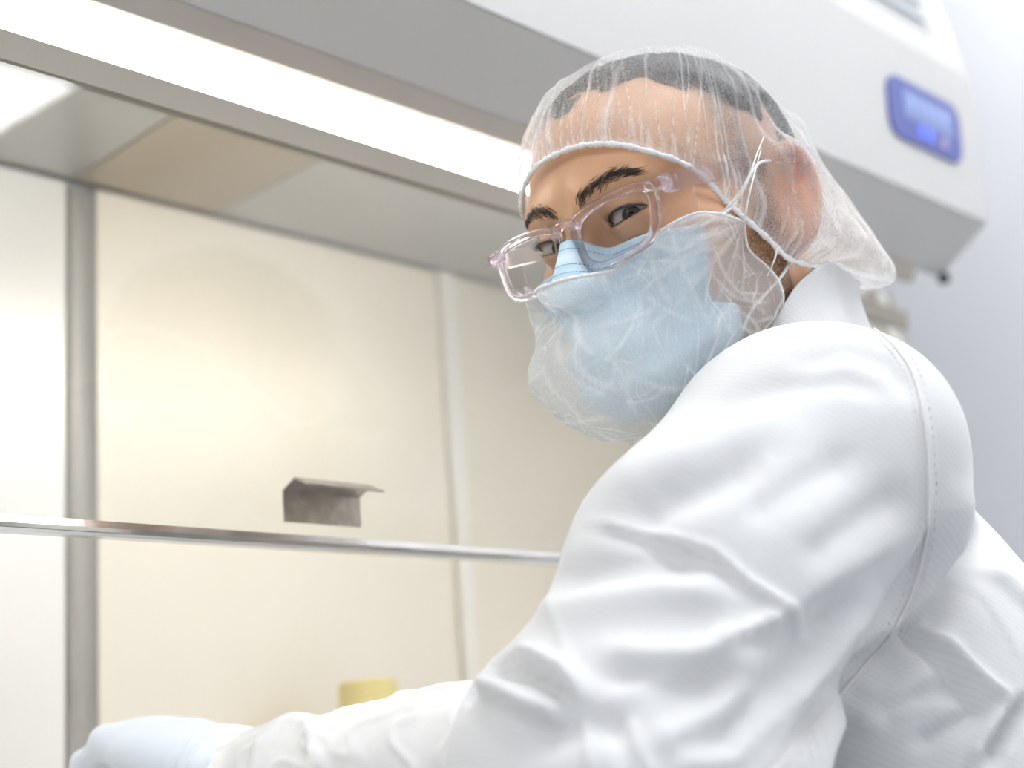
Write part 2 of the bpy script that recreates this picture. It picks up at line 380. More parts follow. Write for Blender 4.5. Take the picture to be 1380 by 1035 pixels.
# ---- object helpers --------------------------------------------------------
ORG = {}
def tagit(o, label=None, cat=None, group=None, kind=None):
    for k,v in (('label',label),('category',cat),('group',group),('kind',kind)):
        if v: o[k] = v
    return o
def empty(name, loc, label=None, cat=None, group=None, kind=None, parent=None):
    o = bpy.data.objects.new(name,None); COL.objects.link(o); loc = np.asarray(loc,float)
    o.empty_display_size = .05
    if parent is not None: o.parent = parent; o.location = loc-ORG[parent.name]
    else: o.location = loc
    ORG[o.name] = loc; return tagit(o,label,cat,group,kind)
def mk(name, VF, mat, parent=None, smooth=False, attrs=None, org=None, **tags):
    V,F = VF; V = np.asarray(V,float)
    org = (V.min(0)+V.max(0))/2 if org is None else np.asarray(org,float)
    me = bpy.data.meshes.new(name); L = (V-org)
    if isinstance(F,np.ndarray):
        k = F.shape[1]; me.vertices.add(len(L)); me.vertices.foreach_set('co',L.astype(np.float32).ravel())
        me.loops.add(F.size); me.loops.foreach_set('vertex_index',F.astype(np.int32).ravel())
        me.polygons.add(len(F)); me.polygons.foreach_set('loop_start',np.arange(0,F.size,k,dtype=np.int32)); me.update(calc_edges=True); me.validate()
    else: me.from_pydata(L.tolist(),[],[list(f) for f in F]); me.update()
    if smooth: me.polygons.foreach_set('use_smooth',np.ones(len(me.polygons),bool))
    for a,vals in (attrs or {}).items():
        at = me.attributes.new(a,'FLOAT','POINT'); at.data.foreach_set('value',np.asarray(vals,np.float32))
    for mm in (mat if isinstance(mat,(list,tuple)) else [mat]): me.materials.append(MAT[mm])
    o = bpy.data.objects.new(name,me); COL.objects.link(o)
    if parent is not None: o.parent = parent; o.location = org-ORG[parent.name]
    else: o.location = org
    ORG[o.name] = org; tagit(o,**tags); return o
def join(*vfs):
    V = []; F = []; n = 0
    for v,f in vfs:
        v = np.asarray(v); V.append(v); F += [tuple(int(i)+n for i in q) for q in f]; n += len(v)
    return np.concatenate(V),F
def box(lo, hi, bev=0.0, seg=2):
    bm = bmesh.new(); bmesh.ops.create_cube(bm,size=1); lo = np.asarray(lo,float); hi = np.asarray(hi,float)
    for v in bm.verts: v.co = Vector(((lo+hi)/2+np.array(v.co)*(hi-lo)).tolist())
    if bev: bmesh.ops.bevel(bm,geom=bm.edges[:],offset=bev,segments=seg,affect='EDGES',profile=.5)
    bm.verts.index_update(); V = np.array([v.co[:] for v in bm.verts]); F = [tuple(v.index for v in f.verts) for f in bm.faces]; bm.free(); return V,F
def extrude_x(profile, x0, x1):
    """closed (y,z) profile swept along x"""
    p = np.asarray(profile,float); n = len(p)
    V = np.concatenate([np.c_[np.full(n,x0),p],np.c_[np.full(n,x1),p]])
    F = [(i,(i+1)%n,n+(i+1)%n,n+i) for i in range(n)]+[tuple(range(n))[::-1],tuple(range(n,2*n))]
    return V,F
def rounded_rect(w, h, r, n=8):
    pts = []
    for cx,cz,a0 in ((w/2-r,h/2-r,0),(-w/2+r,h/2-r,90),(-w/2+r,-h/2+r,180),(w/2-r,-h/2+r,270)):
        for k in range(n+1): a = math.radians(a0+90*k/n); pts.append((cx+r*math.cos(a),cz+r*math.sin(a)))
    return pts
def tube(path, r, n=8, closed=False, squash=None):
    """tube of radius r (number or list) along a polyline"""
    P = np.asarray(path,float); m = len(P); r = np.broadcast_to(np.asarray(r,float),(m,))
    if closed: T = np.roll(P,-1,0)-np.roll(P,1,0)
    else: T = np.gradient(P,axis=0)
    T /= np.linalg.norm(T,axis=1,keepdims=True)+1e-12
    ref = np.array([.3,.5,.81]); u = np.cross(T[0],ref); u /= np.linalg.norm(u); V = []
    for i in range(m):
        u = u-T[i]*(u@T[i]); u /= np.linalg.norm(u)+1e-12; w = np.cross(T[i],u)
        for k in range(n):
            a = 2*math.pi*k/n; V.append(P[i]+r[i]*(u*math.cos(a)+w*math.sin(a)))
    F = []
    for i in range(m if closed else m-1):
        j = (i+1)%m
        for k in range(n): F.append((i*n+k,i*n+(k+1)%n,j*n+(k+1)%n,j*n+k))
    if not closed: F += [tuple(range(n))[::-1],tuple(range((m-1)*n,m*n))]
    return np.array(V),F
def spline(pts, n, closed=False):
    """Catmull-Rom through the points"""
    P = np.asarray(pts,float); m = len(P)
    if not closed: P = np.concatenate([[2*P[0]-P[1]],P,[2*P[-1]-P[-2]]]); segs = m-1
    else: P = np.concatenate([[P[-1]],P,P[:2]]); segs = m
    t = np.linspace(0,segs,n,endpoint=not closed); i = np.minimum(t.astype(int),segs-1); f = (t-i)[:,None]
    a,b,c,d = P[i],P[i+1],P[i+2],P[i+3]
    return .5*((2*b)+(-a+c)*f+(2*a-5*b+4*c-d)*f**2+(-a+3*b-3*c+d)*f**3)
def grid_faces(nu, nv, wrap_u=False):
    F = []
    for i in range(nu if wrap_u else nu-1):
        for j in range(nv-1): F.append((i*nv+j,((i+1)%nu)*nv+j,((i+1)%nu)*nv+j+1,i*nv+j+1))
    return np.array(F)
def sstep(x, a, b):
    t = np.clip((x-a)/(b-a),0,1); return t*t*(3-2*t)
_K = RNG.normal(size=(64,3)); _PH = RNG.uniform(0,6.283,64)
def snoise(P, freq, seed=0, oct=3):
    """smooth random field made of plane waves"""
    P = np.asarray(P); s = np.zeros(P.shape[:-1]); a = 1.0
    for o in range(oct):
        for k in range(6):
            i = (seed*11+o*6+k*5)%64; kv = _K[i]/np.linalg.norm(_K[i]); s += a*np.sin((P@kv)*freq*(2**o)*(1+.13*k)+_PH[(i+seed)%64])
        a *= .5
    return s/5.0
def lathe(prof, c, n=24):
    V = []; F = []
    for r,z in prof:
        for k in range(n): a = 2*math.pi*k/n; V.append((c[0]+r*math.cos(a),c[1]+r*math.sin(a),c[2]+z))
    m = len(prof)
    for i in range(m-1):
        for k in range(n): F.append((i*n+k,i*n+(k+1)%n,(i+1)*n+(k+1)%n,(i+1)*n+k))
    F += [tuple(range(n))[::-1],tuple(range((m-1)*n,m*n))]
    return np.array(V),F

# ---- the room --------------------------------------------------------------
RX0,RX1,RY0,RY1,RZ = -2.2,2.25,-3.2,1.72,2.65
S = dict(kind='structure')
mk('floor',box((RX0,RY0,-.05),(RX1,RY1,0)),'floor_vinyl',**S)
mk('ceiling',box((RX0,RY0,RZ),(RX1,RY1,RZ+.05)),'ceiling_paint',**S)
mk('wall_back',box((RX0,RY1,0),(RX1,RY1+.1,RZ)),'wall_paint',**S)
mk('wall_right',box((RX1,RY0,0),(RX1+.1,RY1,RZ)),'wall_paint',**S)
mk('wall_left',box((RX0-.1,RY0,0),(RX0,RY1,RZ)),'wall_paint',**S)
mk('wall_front',box((RX0,RY0-.1,0),(RX1,RY0,RZ)),'wall_paint',**S)
mk('baseboard_right',box((RX1-.015,RY0+.02,0),(RX1,RY1-.02,.1),.004),'white_trim',**S)
mk('baseboard_back',box((RX0+.02,RY1-.015,0),(RX1-.02,RY1,.1),.004),'white_trim',**S)
def ceiling_light(x0, x1, y0, y1, label):
    c = ((x0+x1)/2,(y0+y1)/2,RZ)
    t = empty('ceiling_light',c,label,'light','ceiling lights of the room')
    f = .02; z = RZ-.045
    mk('housing',box((x0-f,y0-f,z+.012),(x1+f,y1+f,RZ-.001),.003),'white_trim',t)
    mk('diffuser',box((x0,y0,z),(x1,y1,z+.011),.002),'lamp_room',t)
for q,lb in (((1.51,1.735,-2.3,-.95),'long white ceiling light mirrored in the cabinet glass'),((-1.95,-1.72,-2.4,-1.0),'added long fill light on the ceiling near the corner of the left and front walls'),
             ((-1.95,-1.70,-.7,.8),'added long fill light on the ceiling along the left wall level with the cabinet'),((.45,.65,-.55,.65),'long white ceiling light right above the seated person'),
             ((1.28,1.40,-.65,.50),'added long fill light on the ceiling in front of the display end of the cabinet'),
             ((1.91,2.03,-.60,.95),'added narrow fill light on the ceiling to brighten the right wall')):
    ceiling_light(*q,lb)  # first is mirrored in the glass; wall and display-end lights are added fill

# ---- safety cabinet --------------------------------------------------------
X0,X1 = -.20,1.60; GY = .82; BY = 1.25; CZ = 1.05
cab = empty('safety_cabinet',((X0+X1)/2,1.05,0),'pale laboratory safety cabinet with glass sash and lit steel interior','cabinet')
def prof(pts): return [(y,z+CZ) for y,z in pts]
mk('header_panel',extrude_x(prof([(.7313,.5786),(.7215,.757),(.80,.757),(.80,.5786)]),X0,X1),'cabinet_enamel',cab)
mk('upper_panel',extrude_x(prof([(.7225,.7585),(.7435,.885),(.775,1.10),(1.40,1.10),(1.40,.7585)]),X0,X1-.004),'cabinet_enamel',cab)
mk('underside_panel',extrude_x(prof([(.7320,.5772),(.7965,.5330),(.806,.5330),(.806,.5772)]),X0,X1),'cabinet_grey',cab)
mk('lamp_housing',extrude_x(prof([(.7975,.5325),(.8050,.5150),(.8110,.5150),(.8110,.5325)]),X0,X1-.06),'housing_tan',cab)
gr = mk('filter_grille',extrude_x(prof([(.7285,.800),(.7700,1.075),(.7745,1.075),(.733,.800)]),.25,1.526),'filter_grey',cab)
for k in range(12):
    z = .810+.0222*k; y = .7285+(z-.800)*.1509
    mk('grille_slat',extrude_x(prof([(y-.0035,z),(y-.001,z+.007),(y+.0015,z+.007),(y,z)]),.262,1.514),'cabinet_side_grey',gr)
mk('cabinet_top_back',box((X0,BY+.02,.80+0),(X1,1.40,CZ+.756)),'cabinet_enamel',cab)
# inside
mk('side_wall',box((X1-.06,.895,.86),(X1,BY+.018,CZ+.62),.002),'steel_pale',cab)
mk('side_wall',box((X0,.835,.86),(X0+.05,BY+.018,CZ+.62),.002),'steel_pale',cab)
bz0,bz1 = .945,CZ+.592
for a,b,mt,dy in ((X0+.052,.697,'steel_pale',0),(.729,1.192,'steel_warm',0),(1.219,X1-.062,'steel_warm',0)):
    mk('back_panel',box((a,BY,bz0),(b,BY+.012,bz1),.003),mt,cab)
ch = [(.697+.032*k/12,BY+.016*math.sin(math.pi*k/12)**.8) for k in range(13)]
V = np.array([(x,y,z) for z in (bz0,bz1) for x,y in ch]); F = [(k,k+1,13+k+1,13+k) for k in range(12)]
mk('back_channel',(V,F),'steel_cove_shade',cab,smooth=True)  # soft shade of the cove is put into its darker colour
mk('back_rib',extrude_x([(BY-.006,bz0),(BY-.006,bz1),(BY+.010,bz1),(BY+.010,bz0)],1.194,1.217),'steel_strip',cab)
for a,b,mt in ((X0+.052,.700,'ceiling_steel'),(.702,.868,'ceiling_mirror_band'),(.870,X1-.062,'ceiling_steel')):  # tones paint the room ceiling mirrored in the sash, tan for its dark band
    mk('ceiling_panel',box((a,.835,CZ+.5935),(b,BY-.002,CZ+.604),.002),mt,cab)
mk('work_surface',box((X0+.052,.84,.925),(X1-.062,BY-.002,.944),.003),'steel_pale',cab)
mk('front_grille',box((X0+.002,.745,.905),(X1-.002,.838,.944),.008,3),'steel_pale',cab)
mk('base_body',box((X0+.001,.76,.80),(X1-.001,BY+.018,.858),.006),'cabinet_enamel',cab)
for x in (X0+.04,X1-.04):
    for y in (.80,1.34): mk('stand_leg',box((x-.03,y-.03,0),(x+.03,y+.03,.799),.006),'cabinet_enamel',cab)
# lamp behind the top of the sash
lamp = mk('lamp',extrude_x(prof([(.832,.5275),(.842,.4890),(.874,.4890),(.882,.5275)]),X0+.06,X1-.30),'lamp_cabinet',cab,label='long glowing white lamp of the cabinet')
mk('lamp_clip',extrude_x(prof([(.834,.529),(.834,.592),(.880,.592),(.880,.529)]),X0+.06,X1-.10),'housing_tan',cab)
# sash
tl = math.tan(math.radians(2)); gy = lambda z: GY-(z-.25)*tl       # z relative to the camera height
sash = empty('sash',((X0+X1)/2,GY,CZ+.158),parent=cab)
zb,zt = .166,.472
mk('glass_pane',extrude_x(prof([(gy(zb),zb),(gy(zt),zt),(gy(zt)+.005,zt),(gy(zb)+.005,zb)]),X0+.06,X1-.075),'sash_glass',sash)
mk('bottom_rail',extrude_x(prof([(gy(.158)-.0035,.1590),(gy(.158)-.0045,.1615),(gy(.158)-.0035,.1660),(gy(.158)+.007,.1660),(gy(.158)+.007,.1590)]),X0+.06,X1-.075),'rail_metal',sash)
mk('rail_edge',extrude_x(prof([(gy(.158)-.0030,.1562),(gy(.158)-.0036,.1585),(gy(.158)+.006,.1585),(gy(.158)+.006,.1562)]),X0+.06,X1-.075),'rail_edge',sash)
mk('top_rail',extrude_x(prof([(gy(.465)-.002,.4560),(gy(.476)-.002,.4765),(gy(.476)+.007,.4765),(gy(.465)+.007,.4560)]),X0+.06,X1-.075),'rail_tan',sash)
# handle: folded sheet
hz = .1745; hy = gy(.19)-.0012; tk = .0013
hp = [(hy,hz),(hy,hz+.0225),(hy-.0145,hz+.0290),(hy-.0290,hz+.0220)]
def offset_prof(p, t):
    p = np.asarray(p); nrm = []
    for i in range(len(p)):
        d0 = p[min(i+1,len(p)-1)]-p[max(i-1,0)]; d0 /= np.linalg.norm(d0); nrm.append((-d0[1],d0[0]))
    return p+np.array(nrm)*t
hp2 = offset_prof(hp,tk); hx0,hx1 = .622,.691
mk('handle',join(extrude_x(prof(list(hp)+list(hp2[::-1])),hx0,hx1)),'handle_steel',sash,label='small bent steel handle on the glass')
# side track
for x0_,x1_,mt,nm in ((1.562,1.586,'post_metal','sash_track'),(1.587,1.598,'post_edge','track_edge')):
    V = np.array([(x,.785+.083*t+dy,CZ+.10+.428*t) for t in (0,1) for x,dy in ((x0_,0),(x1_,0),(x1_,.02),(x0_,.02))])
    mk(nm,(V,[(0,1,5,4),(1,2,6,5),(2,3,7,6),(3,0,4,7),(3,2,1,0),(4,5,6,7)]),mt,cab)
mk('latch_knob',lathe([(.004,-.014),(.007,-.012),(.007,-.004),(.004,0)],(X1-.012,.790,CZ+.531),12),'knob_black',cab)
# control display
def plate(cx, cz, w, h, r, y, t, shear=0, bow=0):
    pts = [(x,z) for x,z in rounded_rect(w,h,r)]
    out = []
    for x,z in pts: out.append((cx+x+shear*z+bow*(z/h)*(1-abs(x)/w*0),cz+z))
    yy = lambda z: .7313-(z-.5786)*.055
    V = np.array([(x,yy(z)-t,z+CZ) for x,z in out]+[(x,yy(z)+.002,z+CZ) for x,z in out]); n = len(out)
    F = [tuple(range(n)),tuple(range(n,2*n))[::-1]]+[(i,n+i,n+(i+1)%n,(i+1)%n) for i in range(n)]
    return V,F
dsp = mk('control_display',plate(1.470,.672,.160,.072,.020,0,.0035),'display_blue',cab,label='blue control display with a lit screen and two glowing buttons')
mk('screen',plate(1.474,.680,.112,.034,.003,0,.0042),'display_screen',dsp)
for k in range(5): mk('screen_mark',plate(1.436+.019*k,.683,.011,.012,.002,0,.0048),'display_mark',dsp)
for x in (1.4555,1.4735): mk('button',plate(x,.6535,.0135,.0135,.0065,0,.0050),'display_button',dsp)
mk('button',plate(1.505,.652,.014,.011,.004,0,.0050),'display_button_pale',dsp)
# bottle on the work surface
bt = empty('bottle',(.985,1.17,.944),'cream laboratory bottle with a wide yellow cap beside the cabinet back wall','bottle')
mk('bottle_body',lathe([(.030,.0005),(.034,.004),(.034,.125),(.030,.140),(.022,.150),(.022,.158)],(.985,1.17,.944)),'bottle_cream',bt,smooth=True)
mk('bottle_cap',lathe([(.027,.152),(.030,.154),(.030,.196),(.027,.199)],(.985,1.17,.944)),'bottle_yellow',bt)


# ---- the person ------------------------------------------------------------
base = NB.copy(); base[2] = 0
per = empty('person',base,'person in white gown, hair net, blue face mask and beard cover, looking over one shoulder','person')

# body: head and neck fine, the rest (under the clothes) coarse
hv,hf = surface_nets(lambda P: head_sdf(P),(-.105,-.14,-.20),(.105,.14,.145),.0015)
hv += 0
vn = hv
stub = sstep(-vn[:,2],.012,.05)*sstep(-vn[:,1],-.075,-.035)*sstep(vn[:,2],-.135,-.085)*sstep(np.abs(vn[:,0]),.02,.05)*sstep(vn[:,1],-.035,-.005)
side = sstep(vn[:,1],-.012,.008)*sstep(-vn[:,1],-.034,-.020)*sstep(vn[:,2],-.05,-.03)*sstep(np.abs(vn[:,0]),.045,.06)
stub = np.clip(np.maximum(stub,side),0,1)
stub = np.maximum(stub, sstep(-vn[:,2],.085,.10)*sstep(vn[:,1],.02,.05)*.9)
fade = sstep(vn[:,2],-.02,.02)*sstep(-vn[:,1],-.040,-.015)*sstep(np.abs(vn[:,0]),.045,.062); stub = np.maximum(stub,fade*.62)
eq = np.abs(ear_sdf(vn)); red = sstep(-eq,-.004,-.001)*sstep(np.abs(vn[:,0]),.074,.082)*(.34+.60*sstep(vn[:,2],-.015,.012)*sstep(-vn[:,1],.005,.025))
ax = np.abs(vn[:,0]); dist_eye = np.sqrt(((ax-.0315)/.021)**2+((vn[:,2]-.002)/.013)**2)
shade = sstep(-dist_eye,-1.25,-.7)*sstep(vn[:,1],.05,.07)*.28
hw = h2w(hv)
bv,bf = surface_nets(lambda P: gown_sdf(P)+.034,(.35,.15,.55),(1.30,1.15,1.40),.010)
Vb = np.concatenate([hw,bv]); Fb = np.concatenate([hf,bf+len(hv)]); z0 = np.zeros(len(bv))
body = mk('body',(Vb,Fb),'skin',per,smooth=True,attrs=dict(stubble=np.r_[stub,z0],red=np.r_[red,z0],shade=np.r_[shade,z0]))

# eyes
for s in (-1,1):
    c = h2w(np.array([s*EYE[0],EYE[1],EYE[2]])); g = CAM-c; g /= np.linalg.norm(g)
    u = np.cross(g,(0,0,1.)); u /= np.linalg.norm(u); w = np.cross(u,g); V = []; F = []; mi = []
    angs = [0,6,11,16,22,27,30,36,45,60,80,100,120,140,160,180]; n = 32
    for a in angs:
        for k in range(n):
            b = 2*math.pi*k/n; r = EYER*(1.035 if a<20 else 1.02 if a<28 else 1.0)
            V.append(c+r*(g*math.cos(math.radians(a))+math.sin(math.radians(a))*(u*math.cos(b)+w*math.sin(b))))
    for i in range(len(angs)-1):
        for k in range(n): F.append((i*n+k,i*n+(k+1)%n,(i+1)*n+(k+1)%n,(i+1)*n+k)); mi.append(2 if angs[i]<11 else 1 if angs[i]<30 else 0)
    o = mk('eye',(np.array(V),F),['sclera','iris','pupil'],body,smooth=True)
    o.data.polygons.foreach_set('material_index',mi)
    # lid margin and lashes
    U = np.linspace(-.97,.97,36); uu = 1-U*U
    for nm,zz,rr in (('lash_line',.0043*uu**.75+.0014*U,.00085),('lid_rim',-.0036*uu**.8+.0014*U,.00035)):
        x = U*.0148; y = np.sqrt(np.maximum(.0140**2-x**2-zz**2,1e-8)); L = np.stack([s*(EYE[0]+x),EYE[1]+y,zz],1)
        parts = [tube(h2w(L),rr*np.clip(uu*1.6+.35,0,1),6)]
        if nm=='lash_line':
            for k in range(3,34):
                p = L[k]; d = np.array([s*(.35+.9*U[k]),.8,.45]); d /= np.linalg.norm(d); e = p+d*.0058; m_ = p+d*.003-np.array([0,0,.0006])
                parts.append(tube(h2w(np.array([p,m_,e])),[.00022,.00016,.00003],3))
        mk(nm,join(*parts),'lash',body,smooth=True)
# eyebrows: single hairs
def drop(q):
    """onto the face along -y"""
    q = np.array(q,float); q[:,1] = .13; t = march(q,np.tile([0,-1.,0],(len(q),1)),lambda P: face_sdf(P,False),0,.12,45); q[:,1] -= t; return q
for s in (-1,1):
    cv = spline([(.010,.10,.0150),(.019,.10,.0200),(.032,.095,.0242),(.041,.088,.0240),(.0465,.080,.0220)],80); rs = np.random.default_rng(5); n = 380
    t = rs.beta(1.15,1.1,n); p = cv[(t*79).astype(int)]; wdt = .0046*(1-.70*np.clip((t-.5)/.5,0,1))*(.70+.30*np.clip(t*5,0,1)); dz = rs.normal(size=n)*.50*wdt
    q = drop(np.stack([s*(p[:,0]+rs.normal(size=n)*.0012),0*t,p[:,2]+dz],1))
    d = np.stack([s*(.50+.5*t),0*t,.80-1.05*t-70*dz+rs.normal(size=n)*.15],1); d /= np.linalg.norm(d,axis=1,keepdims=True)
    ln = rs.uniform(.004,.0085,n)[:,None]; e = drop(q+d*ln); md_ = drop(q+d*ln*.5)
    up = np.array([0,1.,0]); parts = [tube(np.stack([a_,b_,c_]),[.00014,.00012,.00003],3) for a_,b_,c_ in zip(h2w(q-up*.0002),h2w(md_+up*.0006),h2w(e+up*.0007))]
    mk('eyebrow',join(*parts),'brow_hair',body,smooth=True)
# hair under the cap
def hair_sdf(P):
    x,y,z = P[...,0],P[...,1],P[...,2]
    wob = snoise(P,150,3,3)*.011
    line = .088 + np.clip(np.abs(x)-.03,0,None)*.10
    w_ = sstep(y,.000,.055)
    top = sstep(z-(line*w_+.052*(1-w_))+wob,-.012,.012)
    rear = sstep(-y,.028,.052)*sstep(z,-.055,-.035)
    m = np.clip(np.maximum(top,rear),0,1)
    nz = snoise(P,220,3,2)*.0016
    return face_sdf(P,False) - (m*.0085-.0025) - nz*m
rv,rf = surface_nets(hair_sdf,(-.105,-.15,-.07),(.105,.125,.155),.0025)
keep = head_sdf(rv,False,False)>.0005; ok = keep[rf].any(1); rf = rf[ok]; used = np.unique(rf); mp_ = -np.ones(len(rv),int); mp_[used] = np.arange(len(used))
mk('hair',(h2w(rv[used]),mp_[rf]),'hair_dark',per,smooth=True,label='short dark hair showing through the net cap')

# ---- surgical mask ---------------------------------------------------------
C1 = np.array([0,0,-.055])
def face_radius(phi, eps):
    D = np.stack([np.sin(phi)*np.cos(eps),np.cos(phi)*np.cos(eps),np.sin(eps)],-1); sh = D.shape[:-1]; D = D.reshape(-1,3)
    f = lambda P: smin(face_sdf(P,False), cone(P,NECK0,w2h(NECKW),.054,.060), .03)
    t = march(C1+D*.22,-D,f,0,.22,60); return (.22-t).reshape(sh), D.reshape(*sh,3)
def blur2(A, n, k=1):
    for _ in range(n):
        B = np.pad(A,k,mode='edge'); A = (B[:-2,1:-1]+B[2:,1:-1]+B[1:-1,:-2]+B[1:-1,2:]+4*B[1:-1,1:-1])/8
    return A
rad = np.radians
def mask_edges(u):
    a = np.abs(u); phi = u*rad(46+9*0); return rad(25-3*a**2*2), rad(-42+18*a**2.5)
nu,nv = 121,70; u = np.linspace(-1,1,nu)[:,None]; v = np.linspace(0,1,nv)[None,:]
top,bot = mask_edges(u); eps = top+(bot-top)*v; phi = u*(rad(46.5)-rad(3)*sstep(v,.1,.5)+rad(11)*sstep(v,.58,.70))
R0,D = face_radius(phi,eps); R0 = np.maximum(blur2(R0,30),R0+.0005) ; R0 = blur2(R0,6)
fold = np.zeros_like(eps)
for v0 in (.36,.53,.70): 
    t = (v-v0)/.09; fold = fold + .0032*np.clip(1-np.abs(t-.5)*2,0,1)*(t>0)*(t<1) + .0034*np.exp(-((v-v0)/.022)**2)*(1-.5*np.abs(u)**3)
tent = .010*np.exp(-(u/.55)**2)*np.exp(-((v-.55)/.33)**2)
MR = R0+.0035+tent+fold+.0012*snoise(np.stack([u*3+0*v,v*2+0*u,0*u*v],-1),2.5,4)
MP = C1+D*MR[...,None]
edge_pale = np.exp(-((v-.085)/.022)**2)*.9+0*u
mask = mk('face_mask',(h2w(MP.reshape(-1,3)),grid_faces(nu,nv)),'mask_blue',per,smooth=True,attrs=dict(pale=edge_pale.ravel()),label='pale blue pleated surgical mask')
md = mask.modifiers.new('cloth','SOLIDIFY'); md.thickness = .0009; md.offset = -1
def mask_pt(uu, vv, off=.0007):
    i = (uu+1)/2*(nu-1); j = vv*(nv-1); i0 = int(min(i,nu-2)); j0 = int(min(j,nv-2)); fi,fj = i-i0,j-j0
    p = MP[i0,j0]*(1-fi)*(1-fj)+MP[i0+1,j0]*fi*(1-fj)+MP[i0,j0+1]*(1-fi)*fj+MP[i0+1,j0+1]*fi*fj
    d = p-C1; return p+d/np.linalg.norm(d)*off
st = []
for vv in (.045,.125,.165):
    k = 0
    while k<150:
        a = -0.97+1.94*k/150; b = a+.0075; st.append(tube(h2w(np.array([mask_pt(a,vv),mask_pt(b,vv)])),.00028,4)); k += 1
for s_ in (-1,1):
    for off in (.935,.965):
        for k in range(46): a = .03+.94*k/46; st.append(tube(h2w(np.array([mask_pt(s_*off,a),mask_pt(s_*off,a+.011)])),.00028,4))
mk('stitching',join(*st),'stitch_blue',mask,kind='stuff')
for s_ in (-1,1):
    e0 = mask_pt(s_*.98,.02); e1 = mask_pt(s_*.98,.97)
    lp = spline([e0,(s_*.078,.040,-.012),(s_*.084,.008,.012),(s_*.086,-.022,.002),(s_*.082,-.026,-.030),(s_*.076,.004,-.056),(s_*.066,.035,-.075),e1],60)
    mk('ear_loop',tube(h2w(lp),.0011,6),'elastic_white',mask,smooth=True)

# ---- beard cover -----------------------------------------------------------
nu2,nv2 = 181,110; u = np.linspace(-1,1,nu2)[:,None]; v = np.linspace(0,1,nv2)[None,:]; au = np.abs(u)
phi = u*(rad(66)+rad(14)*sstep(v,.0,.45))
tp = rad(10)+rad(11)*sstep(au,.02,.72); bt_ = rad(-68)+rad(22)*au**3
eps = tp+(bt_-tp)*v
R0,D = face_radius(phi,eps)
# lie on the mask where there is one
mphi = np.arctan2((MP-C1)[...,0],(MP-C1)[...,1]); 
R1 = R0.copy(); mm = (np.abs(phi)<rad(50))&(eps<rad(27))&(eps>rad(-50)); R1 = np.where(mm,R1+.012*np.exp(-(phi/rad(38))**2*.9)+.006,R1+.002)
R1 = np.maximum(blur2(R1,40),R0+.002); R1 = blur2(R1,10)
puff = .026*np.exp(-((phi-rad(20))/rad(26))**2)*np.exp(-((eps+rad(6))/rad(22))**2)*sstep(v,.02,.3)+.010*np.exp(-((phi+rad(10))/rad(34))**2)*np.exp(-((eps+rad(15))/rad(34))**2)+.006*np.exp(-((np.abs(phi)-rad(62))/rad(14))**2)*np.sin(np.pi*v)
Q = np.stack([phi*.10,eps*.10,0*phi],-1)
def creases(Q, seed, n, lmin=.02, lmax=.08, wid=.0011, box_=((-.13,.13),(-.12,.04))):
    rs = np.random.default_rng(seed); H = np.zeros(Q.shape[:2]); A = np.zeros(Q.shape[:2])
    for _ in range(n):
        c = np.array([rs.uniform(*box_[0]),rs.uniform(*box_[1])]); a = rs.uniform(0,math.pi); L = rs.uniform(lmin,lmax); k = rs.normal()*9
        d = Q[...,:2]-c; s_ = d[...,0]*math.cos(a)+d[...,1]*math.sin(a); t_ = -d[...,0]*math.sin(a)+d[...,1]*math.cos(a)-k*s_**2
        w = wid*rs.uniform(.6,1.6); env = np.clip(1-(2*s_/L)**2,0,1)**.7; am = rs.uniform(.4,1)
        A = np.maximum(A,am*env*np.exp(-(t_/w)**2)); H += rs.uniform(-.2,1)*am*env*np.exp(-(t_/(w*3.2))**2)
    return H,A
H,A = creases(Q,21,120)
# gathers running from the ear knot
for s_ in (-1,1):
    rs = np.random.default_rng(40+s_)
    for _ in range(22):
        a = rs.uniform(-1.45,.15); kn = np.array([s_*rad(66)*.10,rad(21)*.10]); L = rs.uniform(.03,.10); d = Q[...,:2]-kn
        ux,uy = -s_*math.cos(a),math.sin(a); sl = d[...,0]*ux+d[...,1]*uy; tt = -d[...,0]*uy+d[...,1]*ux
        tt = tt-rs.normal()*2.0*sl**2; w = .0007+.012*np.clip(sl,0,None)*rs.uniform(.4,1.2); env = np.clip(1-sl/L,0,1)**.6*(sl>0)
        am = rs.uniform(.4,1); A = np.maximum(A,am*env*np.exp(-(tt/w)**2)); H += .8*am*env*np.exp(-(tt/(w*2.5))**2)
edge = np.maximum.reduce([np.exp(-(v/.012)**2)+0*u,np.exp(-((1-au)/.010)**2)+0*v])
kd = np.sqrt((au*66-66)**2+(np.degrees(eps)-21)**2); H = np.clip(H,-.5,1.6)*sstep(kd,3,14)
BRr = R1+puff*sstep(kd,2,18)+.0022*H+.002*snoise(Q,60,6,2); BPt = C1+D*BRr[...,None]
bc = mk('beard_cover',(h2w(BPt.reshape(-1,3)),grid_faces(nu2,nv2)),'beard_veil',per,smooth=True,attrs=dict(fold=np.clip(A+edge*.8,0,1).ravel()),label='sheer white beard cover stretched over the blue mask')
ring = np.concatenate([BPt[:,0],BPt[-1,1:],BPt[::-1,-1][1:],BPt[0,::-1][1:-1]])
mk('elastic_edge',tube(h2w(BPt[:,0]),.0010+.0004*np.abs(np.sin(np.arange(nu2)*1.9)),6),'elastic_white',bc,smooth=True)
for i in (0,-1): mk('elastic_edge',tube(h2w(BPt[i,::2]),.0008,6),'elastic_white',bc,smooth=True)

